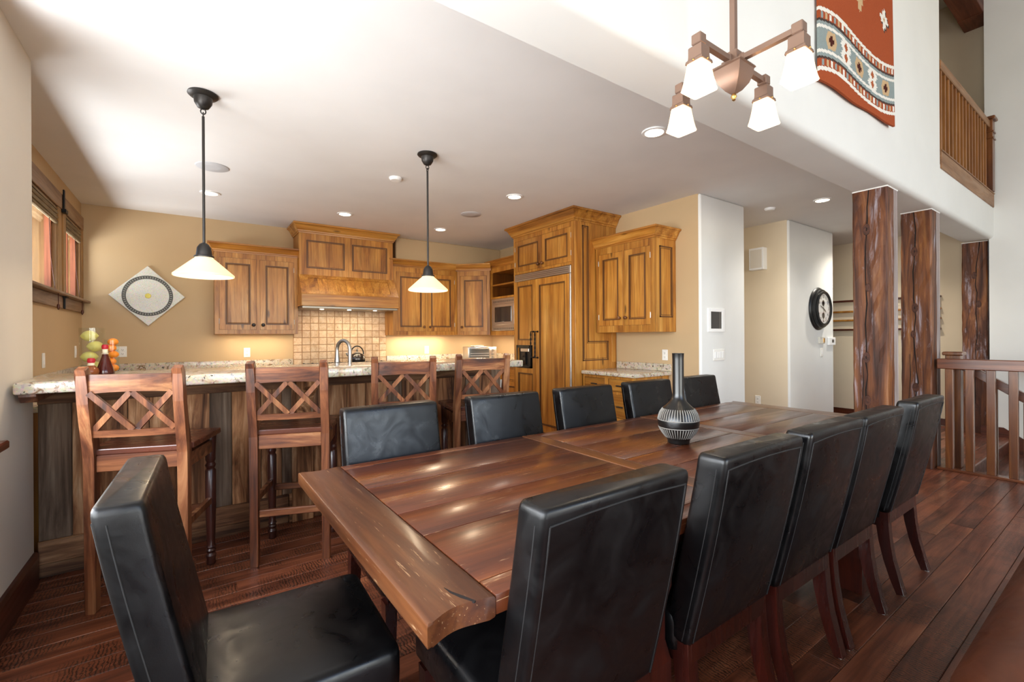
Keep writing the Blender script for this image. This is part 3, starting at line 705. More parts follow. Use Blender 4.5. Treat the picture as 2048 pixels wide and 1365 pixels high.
def carcass(t, w, d, z0, z1, opens, yf=None, extra=None):
    """box with a face frame; opens: list of door openings (x0,z0,x1,z1)"""
    b = NB(); box(b, -w / 2, -(d - .024), z0, w / 2, 0, z1)
    c = obj('carcass', b, M['pine'], t)
    # face frame strips around the openings
    b = NB(); xs = sorted(set([-w / 2, w / 2] + [q for o in opens for q in (o[0], o[2])])); zs = sorted(set([z0, z1] + [q for o in opens for q in (o[1], o[3])]))
    for i in range(len(xs) - 1):
        for j in range(len(zs) - 1):
            cx, cz = (xs[i] + xs[i + 1]) / 2, (zs[j] + zs[j + 1]) / 2
            if any(o[0] < cx < o[2] and o[1] < cz < o[3] for o in opens): continue
            box(b, xs[i], -d, zs[j], xs[i + 1], -(d - .0245), zs[j + 1])
    bmesh.ops.remove_doubles(b, verts=b.verts[:], dist=.0001)
    obj('face_frame', b, M['pine'], t)
    b = NB()
    for o in opens:
        for q in ((o[0], o[1], o[0] + .003, o[3]), (o[2] - .003, o[1], o[2], o[3]), (o[0], o[1], o[2], o[1] + .003), (o[0], o[3] - .003, o[2], o[3])):
            box(b, q[0], -d + .002, q[1], q[2], -d + .023, q[3])
    obj('gap_shade_strip', b, M['glaze_and_shade'], t)  # dark strips that paint the shade in the gap round each door
    return c
def U(w, d): return [(-w / 2, -.002), (-w / 2, -d), (w / 2, -d), (w / 2, -.002)]

# left back wall cabinet
w, d = .90, .33; t = thing('wall_cabinet', 'two-door pine wall cabinet left of the range hood', 'cabinet', (.665, BY, 0), 0, 'pine wall cabinets')
o1, o2 = (-.405, 1.40, -.018, 2.265), (.018, 1.40, .405, 2.265); carcass(t, w, d, 1.35, 2.335, [o1, o2])
panel_door(t, *o1, -d, 'r', 1.46, hinge='l', kmat='bronze'); panel_door(t, *o2, -d, 'l', 1.46, hinge='r', kmat='bronze'); crown(t, U(w, d), 2.325)
# right back wall cabinet
w, d = 1.045, .35; t = thing('wall_cabinet', 'two-door pine wall cabinet between hood and corner cabinet', 'cabinet', (2.8925, BY, 0), 0, 'pine wall cabinets')
o1, o2 = (-.475, 1.385, -.015, 2.255), (.015, 1.385, .475, 2.255); carcass(t, w, d, 1.33, 2.33, [o1, o2])
panel_door(t, *o1, -d, 'r', 1.45); panel_door(t, *o2, -d, 'l', 1.45, hinge='r'); crown(t, U(w, d), 2.325)
# corner cabinet, turned 45 degrees
cx, cy = (3.42 + 3.80) / 2, (6.36 + 5.985) / 2; wf = .525
t = thing('wall_cabinet', 'single-door diagonal pine corner cabinet beside the microwave', 'cabinet', (cx, cy, 0), R(-45), 'pine wall cabinets')
def toloc(x, y): dx, dy = x - cx, y - cy; c_, s_ = cos(R(45)), sin(R(45)); return (dx * c_ - dy * s_, dx * s_ + dy * c_)
b = NB(); prism(b, [toloc(*p) for p in ((3.435, 6.38), (3.815, 6.0), (4.28, 6.0), (4.28, 6.70), (3.435, 6.70))], 'z', 1.33, 2.33); obj('carcass', b, M['pine'], t)
o1 = (-.215, 1.385, .215, 2.25)
b = NB()
for q in ((-wf / 2, 1.33, -.215, 2.33), (.215, 1.33, wf / 2, 2.33), (-.215, 1.33, .215, 1.385), (-.215, 2.25, .215, 2.33)): box(b, q[0], -.022, q[1], q[2], .012, q[3])
obj('face_frame', b, M['pine'], t); panel_door(t, *o1, -.022, 'l', 1.45); crown(t, [(-wf / 2 - .02, -.022), (wf / 2 + .02, -.022)], 2.325)
# open shelf cabinet over the microwave
d = .485; w = .93; t = thing('shelf_cabinet', 'open pine shelf cabinet above the built-in microwave', 'cabinet', (4.285, 5.53, 0), R(-90), 'pine wall cabinets')
b = NB(); box(b, -w / 2, -d, 1.32, w / 2, 0, 1.385); box(b, -w / 2, -d, 1.385, -w / 2 + .03, 0, 2.35); box(b, w / 2 - .03, -d, 1.385, w / 2, 0, 2.35); box(b, -w / 2 + .03, -.02, 1.385, w / 2 - .03, 0, 2.35)
box(b, -w / 2 + .03, -d, 1.875, w / 2 - .03, 0, 1.905); box(b, -w / 2 + .03, -d, 2.28, w / 2 - .03, 0, 2.35); obj('carcass', b, M['pine'], t)
b = NB(); box(b, -w / 2 + .03, -d + .01, 2.075, w / 2 - .03, -.02, 2.10, .003); obj('shelf', b, M['pine_x'], t)
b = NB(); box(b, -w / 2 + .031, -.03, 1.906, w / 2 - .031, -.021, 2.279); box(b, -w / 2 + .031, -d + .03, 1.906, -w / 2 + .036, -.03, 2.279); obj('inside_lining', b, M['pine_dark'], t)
crown(t, [(-w / 2, -.002), (-w / 2, -d), (w / 2, -d)], 2.35)
t = thing('microwave', 'built-in steel microwave under the open shelf cabinet', 'microwave', (4.285 - .02, 5.53, 1.388), R(-90))
b = NB(); x0, x1 = -.42, .42; yf = -d + .012
box(b, x0, yf, .0, x1, -.05, .484, .004); obj('trim_kit', b, M['steel'], t)
b = NB(); box(b, x0 + .07, yf - .022, .085, x1 - .20, yf + .002, .40, .005); db = obj('microwave_door', b, M['steel'], t)
b = NB(); box(b, x0 + .13, yf - .026, .13, x1 - .27, yf - .02, .355, .004); obj('window', b, M['darkglass'], db)
b = NB(); box(b, x1 - .185, yf - .018, .09, x1 - .06, yf + .002, .395, .003); cp = obj('control_panel', b, M['black'], t)
b = NB()
for q in range(4):
    for r_ in range(3): box(b, x1 - .175 + r_ * .036, yf - .021, .12 + q * .045, x1 - .148 + r_ * .036, yf - .017, .15 + q * .045, .002)
obj('keys', b, M['platedark'], cp)
b = NB()
for zz in (.03, .44):
    for q in range(30): box(b, x0 + .06 + q * .024, yf - .0015, zz - .016, x0 + .068 + q * .024, yf + .004, zz + .016)
obj('vent_slots', b, M['platedark'], t)
bw = thing('ceramic_bowl', 'white ceramic bowl on the open shelf above the microwave', 'bowl', (3.93, 5.27, 1.905))
b = NB(); lathe(b, [(.03, 0), (.045, .004), (.085, .05), (.095, .105), (.091, .105), (.080, .052), (.04, .012), (.0, .010)], seg=28); obj('bowl_body', b, M['whiteceramic'], bw, 40)

# range hood with chimney cabinet
hw = 1.23; hd = .41; t = thing('range_hood', 'pine range hood with two-panel chimney cabinet and sloped apron', 'range hood', (1.735, BY, 0))
b = NB(); box(b, -hw / 2, -hd, 2.10, hw / 2, 0, 2.66); obj('chimney_cabinet', b, M['pine'], t)
for xa, xb in ((-.53, -.055), (.045, .53)):
    b = NB(); z0, z1 = 2.20, 2.56; yf = -hd
    for a, c in ((xa, xb),):
        for s_, ww, pr in ((0, .012, .008), (.018, .005, .004)):
            rect_ring(b, a + s_, z0 + s_, c - s_, z1 - s_, ww, yf - pr, yf + .002)
    obj('panel_moulding', b, M['glaze_and_shade'], t)
    b = NB(); n = 3
    for q in range(n): box(b, xa + .023 + q * (xb - xa - .046) / n, yf - .002, z0 + .023, xa + .023 + (q + 1) * (xb - xa - .046) / n - .0015, yf + .002, z1 - .023, .0008)
    obj('panel', b, M['pine'], t)
crown(t, U(hw, hd), 2.645, 1.13)
y1, y2 = -hd, -.585; z1, z2 = 2.105, 1.848; hx = .625
b = NB(); prism(b, [(y1, z1), (y2, z2), (y2, 1.70), (-.02, 1.70), (-.02, z1)], 'x', -hx + .004, hx - .004); obj('hood_body', b, M['pine'], t)
sl_ = Vector((0, y2 - y1, z2 - z1)); L_ = sl_.length; sd = sl_.normalized(); nn = Vector((0, sd.z, -sd.y)) if False else Vector((0, -abs(sd.z), abs(sd.y)))
def slope_box(b, xa, xb, s0, s1, h0, h1):
    P = lambda x, s, h: tuple(Vector((x, y1, z1)) + sd * s + nn * h)
    vs = [b.verts.new(P(x, s, h)) for h in (h0, h1) for x, s in ((xa, s0), (xb, s0), (xb, s1), (xa, s1))]
    for f in ((3, 2, 1, 0), (4, 5, 6, 7), (0, 1, 5, 4), (1, 2, 6, 5), (2, 3, 7, 6), (3, 0, 4, 7)): b.faces.new([vs[i] for i in f])
b = NB(); slope_box(b, -hx, -hx + .10, 0, L_, 0, .012); slope_box(b, hx - .10, hx, 0, L_, 0, .012); slope_box(b, -hx + .10, hx - .10, 0, .05, 0, .0115); slope_box(b, -hx + .10, hx - .10, L_ - .05, L_, 0, .0115); obj('slope_frame', b, M['pine'], t)
n = 9
for q in range(n):
    b = NB(); wq = (2 * hx - .2) / n; slope_box(b, -hx + .10 + q * wq, -hx + .10 + (q + 1) * wq - .002, .05, L_ - .05, 0, .005); obj('slope_board', b, M['pine'], t)
b = NB(); box(b, -hx, y2 - .022, 1.70, hx, y2, 1.852, .004); obj('apron_board', b, M['pine_x'], t)
b = NB(); box(b, -hx - .002, y2 - .02, 1.70, -hx + .02, 0, 1.852, .002); box(b, hx - .02, y2 - .02, 1.70, hx + .002, 0, 1.852, .002); obj('apron_side', b, M['pine'], t)
b = NB(); box(b, -hx + .01, y2 + .005, 1.672, hx - .01, -.03, 1.70, .003); lin_ = obj('steel_liner', b, M['hoodsteel'], t)
for xx in (-.35, 0, .35):
    b = NB(); lathe(b, [(.025, 1.671), (.025, 1.667)], (xx, -.42, 0), 16); obj('hood_lamp', b, M['lamp_disc'], lin_)
# tile backsplash: every tile a part
t = thing('tile_backsplash', 'tumbled travertine tile backsplash under the range hood', 'backsplash', (1.112, BY, .905))
b = NB(); box(b, 0, -.008, 0, 1.278, 0, .79); obj('grout_bed', b, M['grout'], t)
first = None
for i in range(12):
    for j in range(8):
        if j == 7 and False: continue
        lc = (.0525 + i * .1065, -.008, .05 + j * .0985)
        if first is None:
            b = NB(); box(b, -.0495, -.007, -.0462, .0495, .001, .0462, .004); first = obj('tile', b, M['tile'], t, loc=lc)
        else:
            o = bpy.data.objects.new('tile', first.data); COL.objects.link(o); o.parent = t; o.location = lc
            o.rotation_euler = (0, random.uniform(-.012, .012), 0); o.location.y += random.uniform(-.0012, .0008)

# worktops
t = thing('kitchen_worktop', 'speckled granite worktop with low splashback along the kitchen walls', 'worktop', (LX, BY, .874))
def wt(name, x0, y0, x1, y1, z0=0, z1=.04, bev=.008):
    b = NB(); box(b, x0 - LX, y0 - BY, z0, x1 - LX, y1 - BY, z1, bev, 2); return obj(name, b, M['granite'], t, 40)
wt('back_left_slab', LX, 6.07, 1.165, BY); wt('back_right_slab', 2.345, 6.07, KX, BY); wt('right_slab', 3.65, 5.07, KX, 6.07); wt('left_slab', LX, 3.72, -.33, 6.07)
wt('left_splashback', LX, 3.72, LX + .022, BY - .022, .04, .148, .003); wt('back_left_splashback', LX, BY - .022, 1.105, BY, .04, .145, .003)
wt('back_right_splashback', 2.395, BY - .022, KX, BY, .04, .145, .003); wt('right_splashback', KX - .022, 5.07, KX, BY - .022, .04, .145, .003)
def base_cab(label, loc, rz, w, d, ncol, drawers=True):
    t = thing('base_cabinet', label, 'cabinet', loc, rz, 'pine base cabinets'); op = []; cw = w / ncol
    for q in range(ncol):
        xa, xb = -w / 2 + q * cw + .02, -w / 2 + (q + 1) * cw - .02
        op += [(xa, .69, xb, .84), (xa, .13, xb, .665)]
    carcass(t, w, d, .0, .874, op)
    for k_, o in enumerate(op):
        if k_ % 2 == 0:
            b = NB(); box(b, o[0] + .003, -d, o[1] + .003, o[2] - .003, -d + .02, o[3] - .003, .004); dr = obj('drawer', b, M['pine_x'], t)
            obj('knob', knob_bm(((o[0] + o[2]) / 2, -d, (o[1] + o[3]) / 2), 1.2), M['bronze'], dr, 50)
        else: panel_door(t, *o, -d, 'r' if (k_ // 2) % 2 == 0 else 'l', .60)
    return t
base_cab('pine base cabinet run along the back wall left of the range', (.1, BY, 0), 0, 2.10, .60, 4)
base_cab('pine base cabinet run along the back wall right of the range', (2.99, BY, 0), 0, 1.27, .60, 2)
base_cab('pine base cabinet with drawers next to the fridge under the microwave', (KX - .005, 5.565, 0), R(-90), .97, .60, 2)
base_cab('pine base cabinet along the left kitchen wall', (LX, 4.86, 0), R(90), 2.2, .60, 4)
t = thing('range_cooker', 'steel range cooker with black grates under the hood', 'range', (1.755, BY - .03, 0))
b = NB(); box(b, -.575, -.645, .08, .575, 0, .925, .006); obj('oven_body', b, M['steel'], t)
b = NB(); box(b, -.56, -.62, .925, .56, -.03, .932, .002); obj('cooktop', b, M['black'], t)
for q in range(3):
    b = NB(); xa = -.55 + q * .367
    for k_ in range(4): box(b, xa + .01 + k_ * .11, -.61, .945, xa + .024 + k_ * .11, -.04, .957, .002)
    for yy in (-.6, -.33, -.06): box(b, xa + .01, yy, .933, xa + .355, yy + .014, .95, .002)
    obj('grate', b, M['darkmetal'], t)
b = NB(); box(b, -.5, -.665, .18, .5, -.646, .70, .005); od = obj('oven_door', b, M['steel'], t)
b = NB(); tube(b, [(-.45, -.665, .66), (-.45, -.70, .66), (.45, -.70, .66), (.45, -.665, .66)], .011, 10); obj('oven_handle', b, M['steel'], od, 40)
for q in range(6):
    b = NB(); lathe_y(b, [(.024, 0), (.022, .03), (.018, .034)], (-.45 + q * .18, -.645, .81), 14); obj('burner_knob', b, M['black'], t, 40)
t = thing('tea_kettle', 'dark round tea kettle with arched handle on the range', 'kettle', (1.84, 6.30, .957))
b = NB(); lathe(b, [(.070, 0), (.098, .008), (.108, .04), (.100, .08), (.075, .112), (.045, .128), (.04, .13)], seg=32); obj('kettle_body', b, plain('gunmetal_kettle', '#5a544e', .22, .85), t, 40)
b = NB(); lathe(b, [(.042, .128), (.036, .14), (.012, .146), (.008, .156), (.015, .166), (.014, .178), (.004, .184)], seg=20); obj('lid', b, M['nickel'], t, 40)
b = NB(); tube(b, [(.085 * cos(a), 0, .12 + .105 * sin(a)) for a in [R(x_) for x_ in range(-5, 190, 12)]], .008, 8); obj('handle', b, M['black'], t, 40)
b = NB(); tube(b, [(-.085, 0, .07), (-.12, 0, .10), (-.145, 0, .135)], [.022, .016, .011], 10); obj('spout', b, M['nickel'], t, 40)
t = thing('toaster_oven', 'small steel toaster oven on the corner worktop', 'toaster oven', (3.76, 6.26, .914), R(-14))
b = NB(); box(b, -.235, -.16, .012, .235, .16, .225, .008, 2); obj('oven_case', b, M['steel'], t, 40)
b = NB(); box(b, -.215, -.172, .03, .11, -.158, .205, .004); dd = obj('glass_door', b, plain('toaster_glass', '#6f716d', .1, .2, .7), t)
b = NB(); tube(b, [(-.19, -.172, .19), (-.19, -.20, .195), (.085, -.20, .195), (.085, -.172, .19)], .007, 8); obj('door_handle', b, M['steel'], dd, 40)
b = NB()
for zz in (.09, .125): tube(b, [(-.20, -.174, zz), (.10, -.174, zz)], .0025, 6)
obj('rack', b, M['whitetrim'], dd)
for zz in (.17, .11, .055):
    b = NB(); lathe_y(b, [(.022, 0), (.020, .018), (.012, .020)], (.17, -.16, zz), 16); obj('dial_knob', b, M['nickel'], t, 40)
b = NB()
for xx in (-.2, .2):
    for yy in (-.13, .13): lathe(b, [(.012, 0), (.012, .013)], (xx, yy, 0), 8)
obj('feet', b, M['black'], t)
b = NB(); box(b, -.09, -.06, .225, .09, .06, .245, .004); tag(obj('baking_tray', b, M['whiteceramic'], None, loc=(3.74, 6.30, .9145)), 'small white tray lying on top of the toaster oven', 'tray')

# refrigerator and its tall cabinet
fy, fd, fwid = 4.46, .695, 1.20
t = thing('fridge_cabinet', 'tall pine cabinet surrounding the panelled refrigerator', 'cabinet', (KX - .005, fy, 0), R(-90))
b = NB(); w = fwid
box(b, w / 2 - .05, -fd, 0, w / 2, 0, 2.64); box(b, -w / 2, -fd, 0, -w / 2 + .03, 0, 2.64); box(b, -w / 2 + .03, -fd + .024, 2.132, w / 2 - .05, 0, 2.64); obj('carcass', b, M['pine'], t)
o1, o2 = (-.565, 2.165, -.008, 2.575), (.008, 2.165, .548, 2.575)
b = NB(); x0, x1 = -w / 2 + .03, w / 2 - .05
for q in ((x0, 2.132, x1, 2.165), (x0, 2.575, x1, 2.64), (x0, 2.165, o1[0], 2.575), (o1[2], 2.165, o2[0], 2.575), (o2[2], 2.165, x1, 2.575)): box(b, q[0], -fd, q[1], q[2], -fd + .0245, q[3])
obj('face_frame', b, M['pine'], t)
panel_door(t, *o1, -fd, 'r', 2.215, hinge='l'); panel_door(t, *o2, -fd, 'l', 2.215, hinge='r'); crown(t, U(w, fd), 2.63, 1.28)
# L-shaped panel moulding on the side facing the dining room
def side_ring(poly, r, out, xs):
    n_ = len(poly); pts = [(xs + out, -u, v) for u, v in poly]; b = NB()
    for k_ in range(n_):
        p0, p1 = Vector(pts[k_]), Vector(pts[(k_ + 1) % n_]); dr = (p1 - p0).normalized(); bar(b, p0 - dr * r * .5, p1 + dr * r * .5, r, r, (1, 0, 0))
    return b
Lp = [(fd - .13, 1.015), (fd - .13, 2.585), (fd - .215, 2.585), (fd - .215, 1.235), (fd - .54, 1.235), (fd - .54, 1.015)]
obj('panel_moulding', side_ring(Lp, .012, .003, w / 2), M['glaze_and_shade'], t)
Lq = [(fd - .148, 1.033), (fd - .148, 2.567), (fd - .197, 2.567), (fd - .197, 1.217), (fd - .522, 1.217), (fd - .522, 1.033)]
obj('inner_bead', side_ring(Lq, .005, .001, w / 2), M['glaze_and_shade'], t)
b = NB(); box(b, w / 2, -fd, .0, w / 2 + .012, -fd + .10, 2.63, .002); box(b, w / 2, -.09, .98, w / 2 + .012, -.02, 2.40, .002); obj('side_stile', b, M['pine'], t)
t = thing('refrigerator', 'built-in side-by-side refrigerator with pine panel doors and steel grille', 'refrigerator', (KX - .005, fy, 0), R(-90))
b = NB(); box(b, -.565, -fd + .03, .0, .545, -.02, 2.128); obj('fridge_body', b, M['black'], t)
b = NB(); box(b, -.567, -fd - .012, 2.035, .547, -fd + .03, 2.125, .004); gr = obj('grille', b, M['steel'], t)
b = NB()
for zz in (2.058, 2.08, 2.102): box(b, -.54, -fd - .016, zz - .004, .52, -fd - .011, zz + .004, .0015)
obj('louvre', b, M['nickel'], gr)
b = NB(); box(b, .521, -fd - .012, .10, .547, -fd + .03, 2.034, .003); obj('edge_trim', b, M['steel'], t)
b = NB(); box(b, -.56, -fd + .02, .0, .54, -fd + .03, .095); obj('toe_grille', b, M['black'], t)
yfd = -fd - .006
# freezer door with the dispenser opening
b = NB(); xa, xb = -.562, -.123
box(b, xa, yfd, .10, xa + .062, yfd + .03, 2.03); box(b, xb - .062, yfd, .10, xb, yfd + .03, 2.03)
for z0, z1 in ((1.97, 2.03), (1.185, 1.25), (.82, .885), (.10, .17)): box(b, xa + .062, yfd + .0003, z0, xb - .062, yfd + .03, z1)
fdoor = obj('freezer_door', b, M['pine'], t)
def fridge_panel(d, xa, xb, z0, z1):
    b = NB(); box(b, xa, yfd + .009, z0, xb, yfd + .03, z1); obj('panel', b, M['pine'], d)
    b = NB()
    for s_, ww, pr in ((0, .010, -.004), (.015, .004, .004)):
        rect_ring(b, xa + s_, z0 + s_, xb - s_, z1 - s_, ww, yfd + pr, yfd + .012)
    obj('bead', b, M['glaze_and_shade'], d)
fridge_panel(fdoor, xa + .062, xb - .062, 1.25, 1.97); fridge_panel(fdoor, xa + .062, xb - .062, .17, .82)
b = NB(); za, zb = .885, 1.185; qa, qb = -.535, -.225
box(b, qa, yfd - .006, za, qb, yfd + .03, za + .02); box(b, qa, yfd - .006, zb - .035, qb, yfd + .03, zb); box(b, qa, yfd - .006, za, qa + .022, yfd + .03, zb); box(b, qb - .022, yfd - .006, za, qb, yfd + .03, zb)
box(b, qa, yfd + .02, za, qb, yfd + .034, zb); obj('dispenser_frame', b, M['black'], fdoor)
b = NB(); box(b, qa + .10, yfd - .010, 1.10, qb - .03, yfd + .02, 1.14, .003); obj('dispenser_panel', b, M['steel'], fdoor)
b = NB(); box(b, qa + .13, yfd - .002, .93, qa + .19, yfd + .02, 1.09, .004); obj('dispenser_lever', b, M['darkglass'], fdoor)
b = NB(); xa, xb = -.117, .518
box(b, xa, yfd, .10, xa + .075, yfd + .03, 2.03); box(b, xb - .075, yfd, .10, xb, yfd + .03, 2.03); box(b, xa + .075, yfd + .0003, 1.95, xb - .075, yfd + .03, 2.03); box(b, xa + .075, yfd + .0003, .10, xb - .075, yfd + .03, .19)
rdoor = obj('fridge_door', b, M['pine'], t); fridge_panel(rdoor, xa + .075, xb - .075, .19, 1.95)
for dx, dpar in ((-.160, fdoor), (-.075, rdoor)):
    b = NB(); n_ = 30; pts = []
    for k_ in range(n_ + 1):
        z_ = 1.03 + .33 * k_ / n_; a_ = 6 * pi * k_ / n_; pts.append((dx + .005 * cos(a_), yfd - .048 + .005 * sin(a_), z_))
    tube(b, pts, .0055, 6); tube(b, [(dx - .005 * cos(6 * pi * k_ / n_), yfd - .048 - .005 * sin(6 * pi * k_ / n_), 1.03 + .33 * k_ / n_) for k_ in range(n_ + 1)], .0055, 6)
    for zz in (1.03, 1.36):
        tube(b, [(dx, yfd, zz), (dx, yfd - .05, zz)], .006, 8); lathe_y(b, [(.014, 0), (.012, .005)], (dx, yfd, zz), 12)
        s_ = 1 if dx < -.1 else 1
        tube(b, [(dx, yfd - .045, zz), (dx + .03 * s_, yfd - .05, zz)], .006, 8)
    obj('twisted_handle', b, M['darkmetal'], dpar, 50)

# desk: wall cabinet, counter, base cabinet
w, d = .835, .36; t = thing('wall_cabinet', 'two-door pine wall cabinet over the desk counter right of the fridge', 'cabinet', (KX - .002, 3.43, 0), R(-90), 'pine wall cabinets')
o1, o2 = (-.375, 1.415, -.012, 2.25), (.012, 1.415, .365, 2.25); carcass(t, w, d, 1.34, 2.335, [o1, o2])
panel_door(t, *o1, -d, 'r', 1.50, hinge='l'); panel_door(t, *o2, -d, 'l', 1.50, hinge='r'); crown(t, U(w, d), 2.325, 1.05)
Rp = [(.075, 1.50), (.075, 2.24), (d - .085, 2.24), (d - .085, 1.50)]
obj('side_moulding', side_ring(Rp, .012, .003, w / 2), M['glaze_and_shade'], t)
obj('side_bead', side_ring([(.093, 1.518), (.093, 2.222), (d - .103, 2.222), (d - .103, 1.518)], .005, .001, w / 2), M['glaze_and_shade'], t)
t = thing('desk_counter', 'small granite desk counter with splashback right of the fridge', 'worktop', (KX, 3.47, .865))
b = NB(); box(b, -.62, -.40, 0, 0, .375, .042, .010, 2); obj('slab', b, M['granite'], t, 40)
b = NB(); box(b, -.022, -.40, .042, 0, .375, .122, .004); obj('splashback', b, M['granite'], t)
t = thing('base_cabinet', 'pine desk base cabinet with drawers under the small granite counter', 'cabinet', (KX - .002, 3.475, 0), R(-90), 'pine base cabinets')
w, d = .735, .585; op = [(-.345, .70, -.03, .835), (.02, .70, .345, .835), (-.345, .13, -.03, .67), (.02, .42, .345, .67), (.02, .13, .345, .39)]
carcass(t, w, d, 0, .865, op)
for k_, o in enumerate(op):
    if k_ == 2: panel_door(t, *o, -d, 'r', .60)
    else:
        b = NB(); box(b, o[0] + .003, -d, o[1] + .003, o[2] - .003, -d + .02, o[3] - .003, .004); dr = obj('drawer', b, M['pine_x'], t)
        b = NB(); cxx, czz = (o[0] + o[2]) / 2, (o[1] + o[3]) / 2
        tube(b, [(cxx - .035, -d, czz - .005), (cxx - .03, -d - .022, czz), (cxx, -d - .028, czz + .002), (cxx + .03, -d - .022, czz), (cxx + .035, -d, czz - .005)], .007, 8); obj('cup_pull', b, M['bronze'], dr, 50)

# mosaic wall plaque
t = thing('mosaic_plaque', 'diamond-shaped white mosaic plaque with dark ring on the tan wall', 'wall plaque', (-.415, BY, 1.792))
def mosaic():
    k = NT('white_mosaic'); v = k.coords(False)
    vo = k.n('TexVoronoi', inp={'Vector': v, 'Scale': 85.0}); ed = k.n('TexVoronoi', feature='DISTANCE_TO_EDGE', inp={'Vector': v, 'Scale': 85.0})
    c = k.mix(.12, lin('#e4e2d6'), vo.outputs['Color']); c = k.mix(k.ramp(ed.outputs['Distance'], [(.02, (1, 1, 1)), (.06, (0, 0, 0))]), c, lin('#c3bfae'))
    k.l(c, k.b.inputs['Base Color']); k.b.inputs['Roughness'].default_value = .4; k.bump(ed.outputs['Distance'], .3, .002); return k.m
M['mosaic'] = mosaic(); r_ = .345
b = NB(); prism(b, [(-r_ + .0, 0), (0, -r_), (r_, 0), (0, r_)], 'y', -.03, 0, .004); obj('plaque_body', b, M['mosaic'], t)
b = NB(); lathe_y(b, [(.232, .028), (.232, .034), (.195, .034), (.195, .028)], (0, 0, 0), 48); obj('dark_ring', b, plain('charcoal_mosaic', '#55544f', .5, 0, .4, .6, 90), t, 40)
b = NB()
for k_ in range(56):
    a_ = 2 * pi * k_ / 56; e_ = Vector((cos(a_), sin(a_))); q_ = Vector((-e_.y, e_.x)); pr = [e_ * .203 + q_ * .004, e_ * .222 + q_ * .004, e_ * .222 - q_ * .002, e_ * .203 - q_ * .002]
    prism(b, [(p.x, p.y) for p in pr], 'y', -.0352, -.033)
obj('ring_key_pattern', b, plain('pale_tessera', '#a8a69b', .5), t)
b = NB(); lathe_y(b, [(.030, .028), (.026, .036), (.01, .038)], (0, 0, 0), 16); obj('gold_centre', b, plain('gold_tessera', '#d8c65a', .35, .2), t, 40)

# under-cabinet lamps
for nm, lc, sx_, sy_, pw in (('under_cabinet_light', (2.9, 6.52, 1.322), .8, .06, 6), ('under_cabinet_light', (4.05, 5.65, 1.312), .06, .5, 4), ('under_cabinet_light', (3.85, 6.35, 1.322), .2, .06, 3), ('under_cabinet_light', (.66, 6.52, 1.342), .7, .06, 2.5), ('hood_light', (1.735, 6.30, 1.660), .9, .06, 4)):
    area(nm, lc, (0, 0, -1), sx_, sy_, pw, (1, .84, .60))

# ================================================================ BREAKFAST BAR
BA = R(1.7); t = thing('breakfast_bar', 'long raised breakfast bar clad in weathered barn boards with a granite top', 'bar counter', (NX, 3.50, 0), BA)
bl = 2.97
b = NB(); box(b, .0, .012, 0, bl, .16, 1.045); obj('bar_wall', b, M['barn_dark'], t)
b = NB(); box(b, .003, -.50, 1.045, 2.96, .19, 1.10, .010, 3); obj('granite_top', b, M['granite'], t, 40)
b = NB(); box(b, .0, -.012, 1.0, bl, .012, 1.045, .002); obj('top_rail', b, M['barn_x'], t)
b = NB(); box(b, .0, -.007, .945, bl, .012, 1.0, .002); obj('moulding', b, M['barn_x'], t)
x = 0.0; k_ = 0; wds = [.135, .24, .10, .145, .16, .12, .17, .13, .19, .11, .15, .14, .18, .12, .16, .13, .17, .14, .15, .13, .16, .12]; rb = random.Random(5)
while x < bl - .03 and k_ < 30:
    w_ = min(wds[k_ % len(wds)], bl - x)
    b = NB(); dz = rb.uniform(-.003, .003); box(b, x + .002, -.002 + dz, .20, x + w_ - .002, .012, .945, .002)
    mm = M['barn_dark'] if k_ in (0, 5, 8, 13, 18) else M['barn']
    obj('barn_board', b, mm, t); x += w_; k_ += 1
for x0, x1 in ((.0, 1.24), (1.243, 2.2), (2.203, bl)):
    b = NB(); box(b, x0, -.012, .075, x1 - .002, .012, .20, .003); obj('kick_board', b, M['barn_x'], t)
    b = NB(); box(b, x0, -.006, .0, x1 - .002, .012, .074, .002); obj('shoe_board', b, M['barn_x'], t)
b = NB(); box(b, 1.26, -.028, .0, 1.40, -.003, .94, .003); obj('pilaster_board', b, M['barn'], t)
b = NB(); prism(b, [(-.028, .76), (-.05, .76), (-.065, .80), (-.10, .86), (-.20, .93), (-.30, .975), (-.32, 1.045), (-.028, 1.045)], 'x', 1.285, 1.375, .003); obj('corbel', b, M['barn'], t)
b = NB(); prism(b, [(-.06, 1.0), (-.42, 1.0), (-.46, 1.03), (-.46, 1.045), (-.06, 1.045)], 'x', .012, .075, .003); obj('wall_bracket', b, M['stool'], t)
b = NB(); box(b, bl, .02, 0, bl + .12, .16, 1.04, .003); obj('end_post', b, M['barn_dark'], t)
t = thing('kitchen_island', 'granite sink counter behind the raised bar', 'island', (NX, 3.50, 0), BA)
b = NB(); box(b, .45, .163, .874, 3.16, .80, .914, .008, 2); obj('granite_slab', b, M['granite'], t, 40)
b = NB(); box(b, .47, .17, 0, 3.13, .765, .872); obj('island_body', b, M['pine'], t)
b = NB(); box(b, 3.10, .168, 0, 3.28, .182, .873); obj('end_panel', b, M['cream'], t)
for q in range(5):
    b = NB(); xa = .50 + q * .525; box(b, xa, .765, .13, xa + .50, .785, .84, .004); dr = obj('island_door', b, M['pine'], t)
b = NB(); box(b, 1.35, .30, .904, 2.05, .70, .9165, .004); obj('sink_rim', b, M['steel'], t)
b = NB(); box(b, 1.38, .33, .9165, 2.02, .67, .918); obj('sink_basin', b, M['darkmetal'], t)
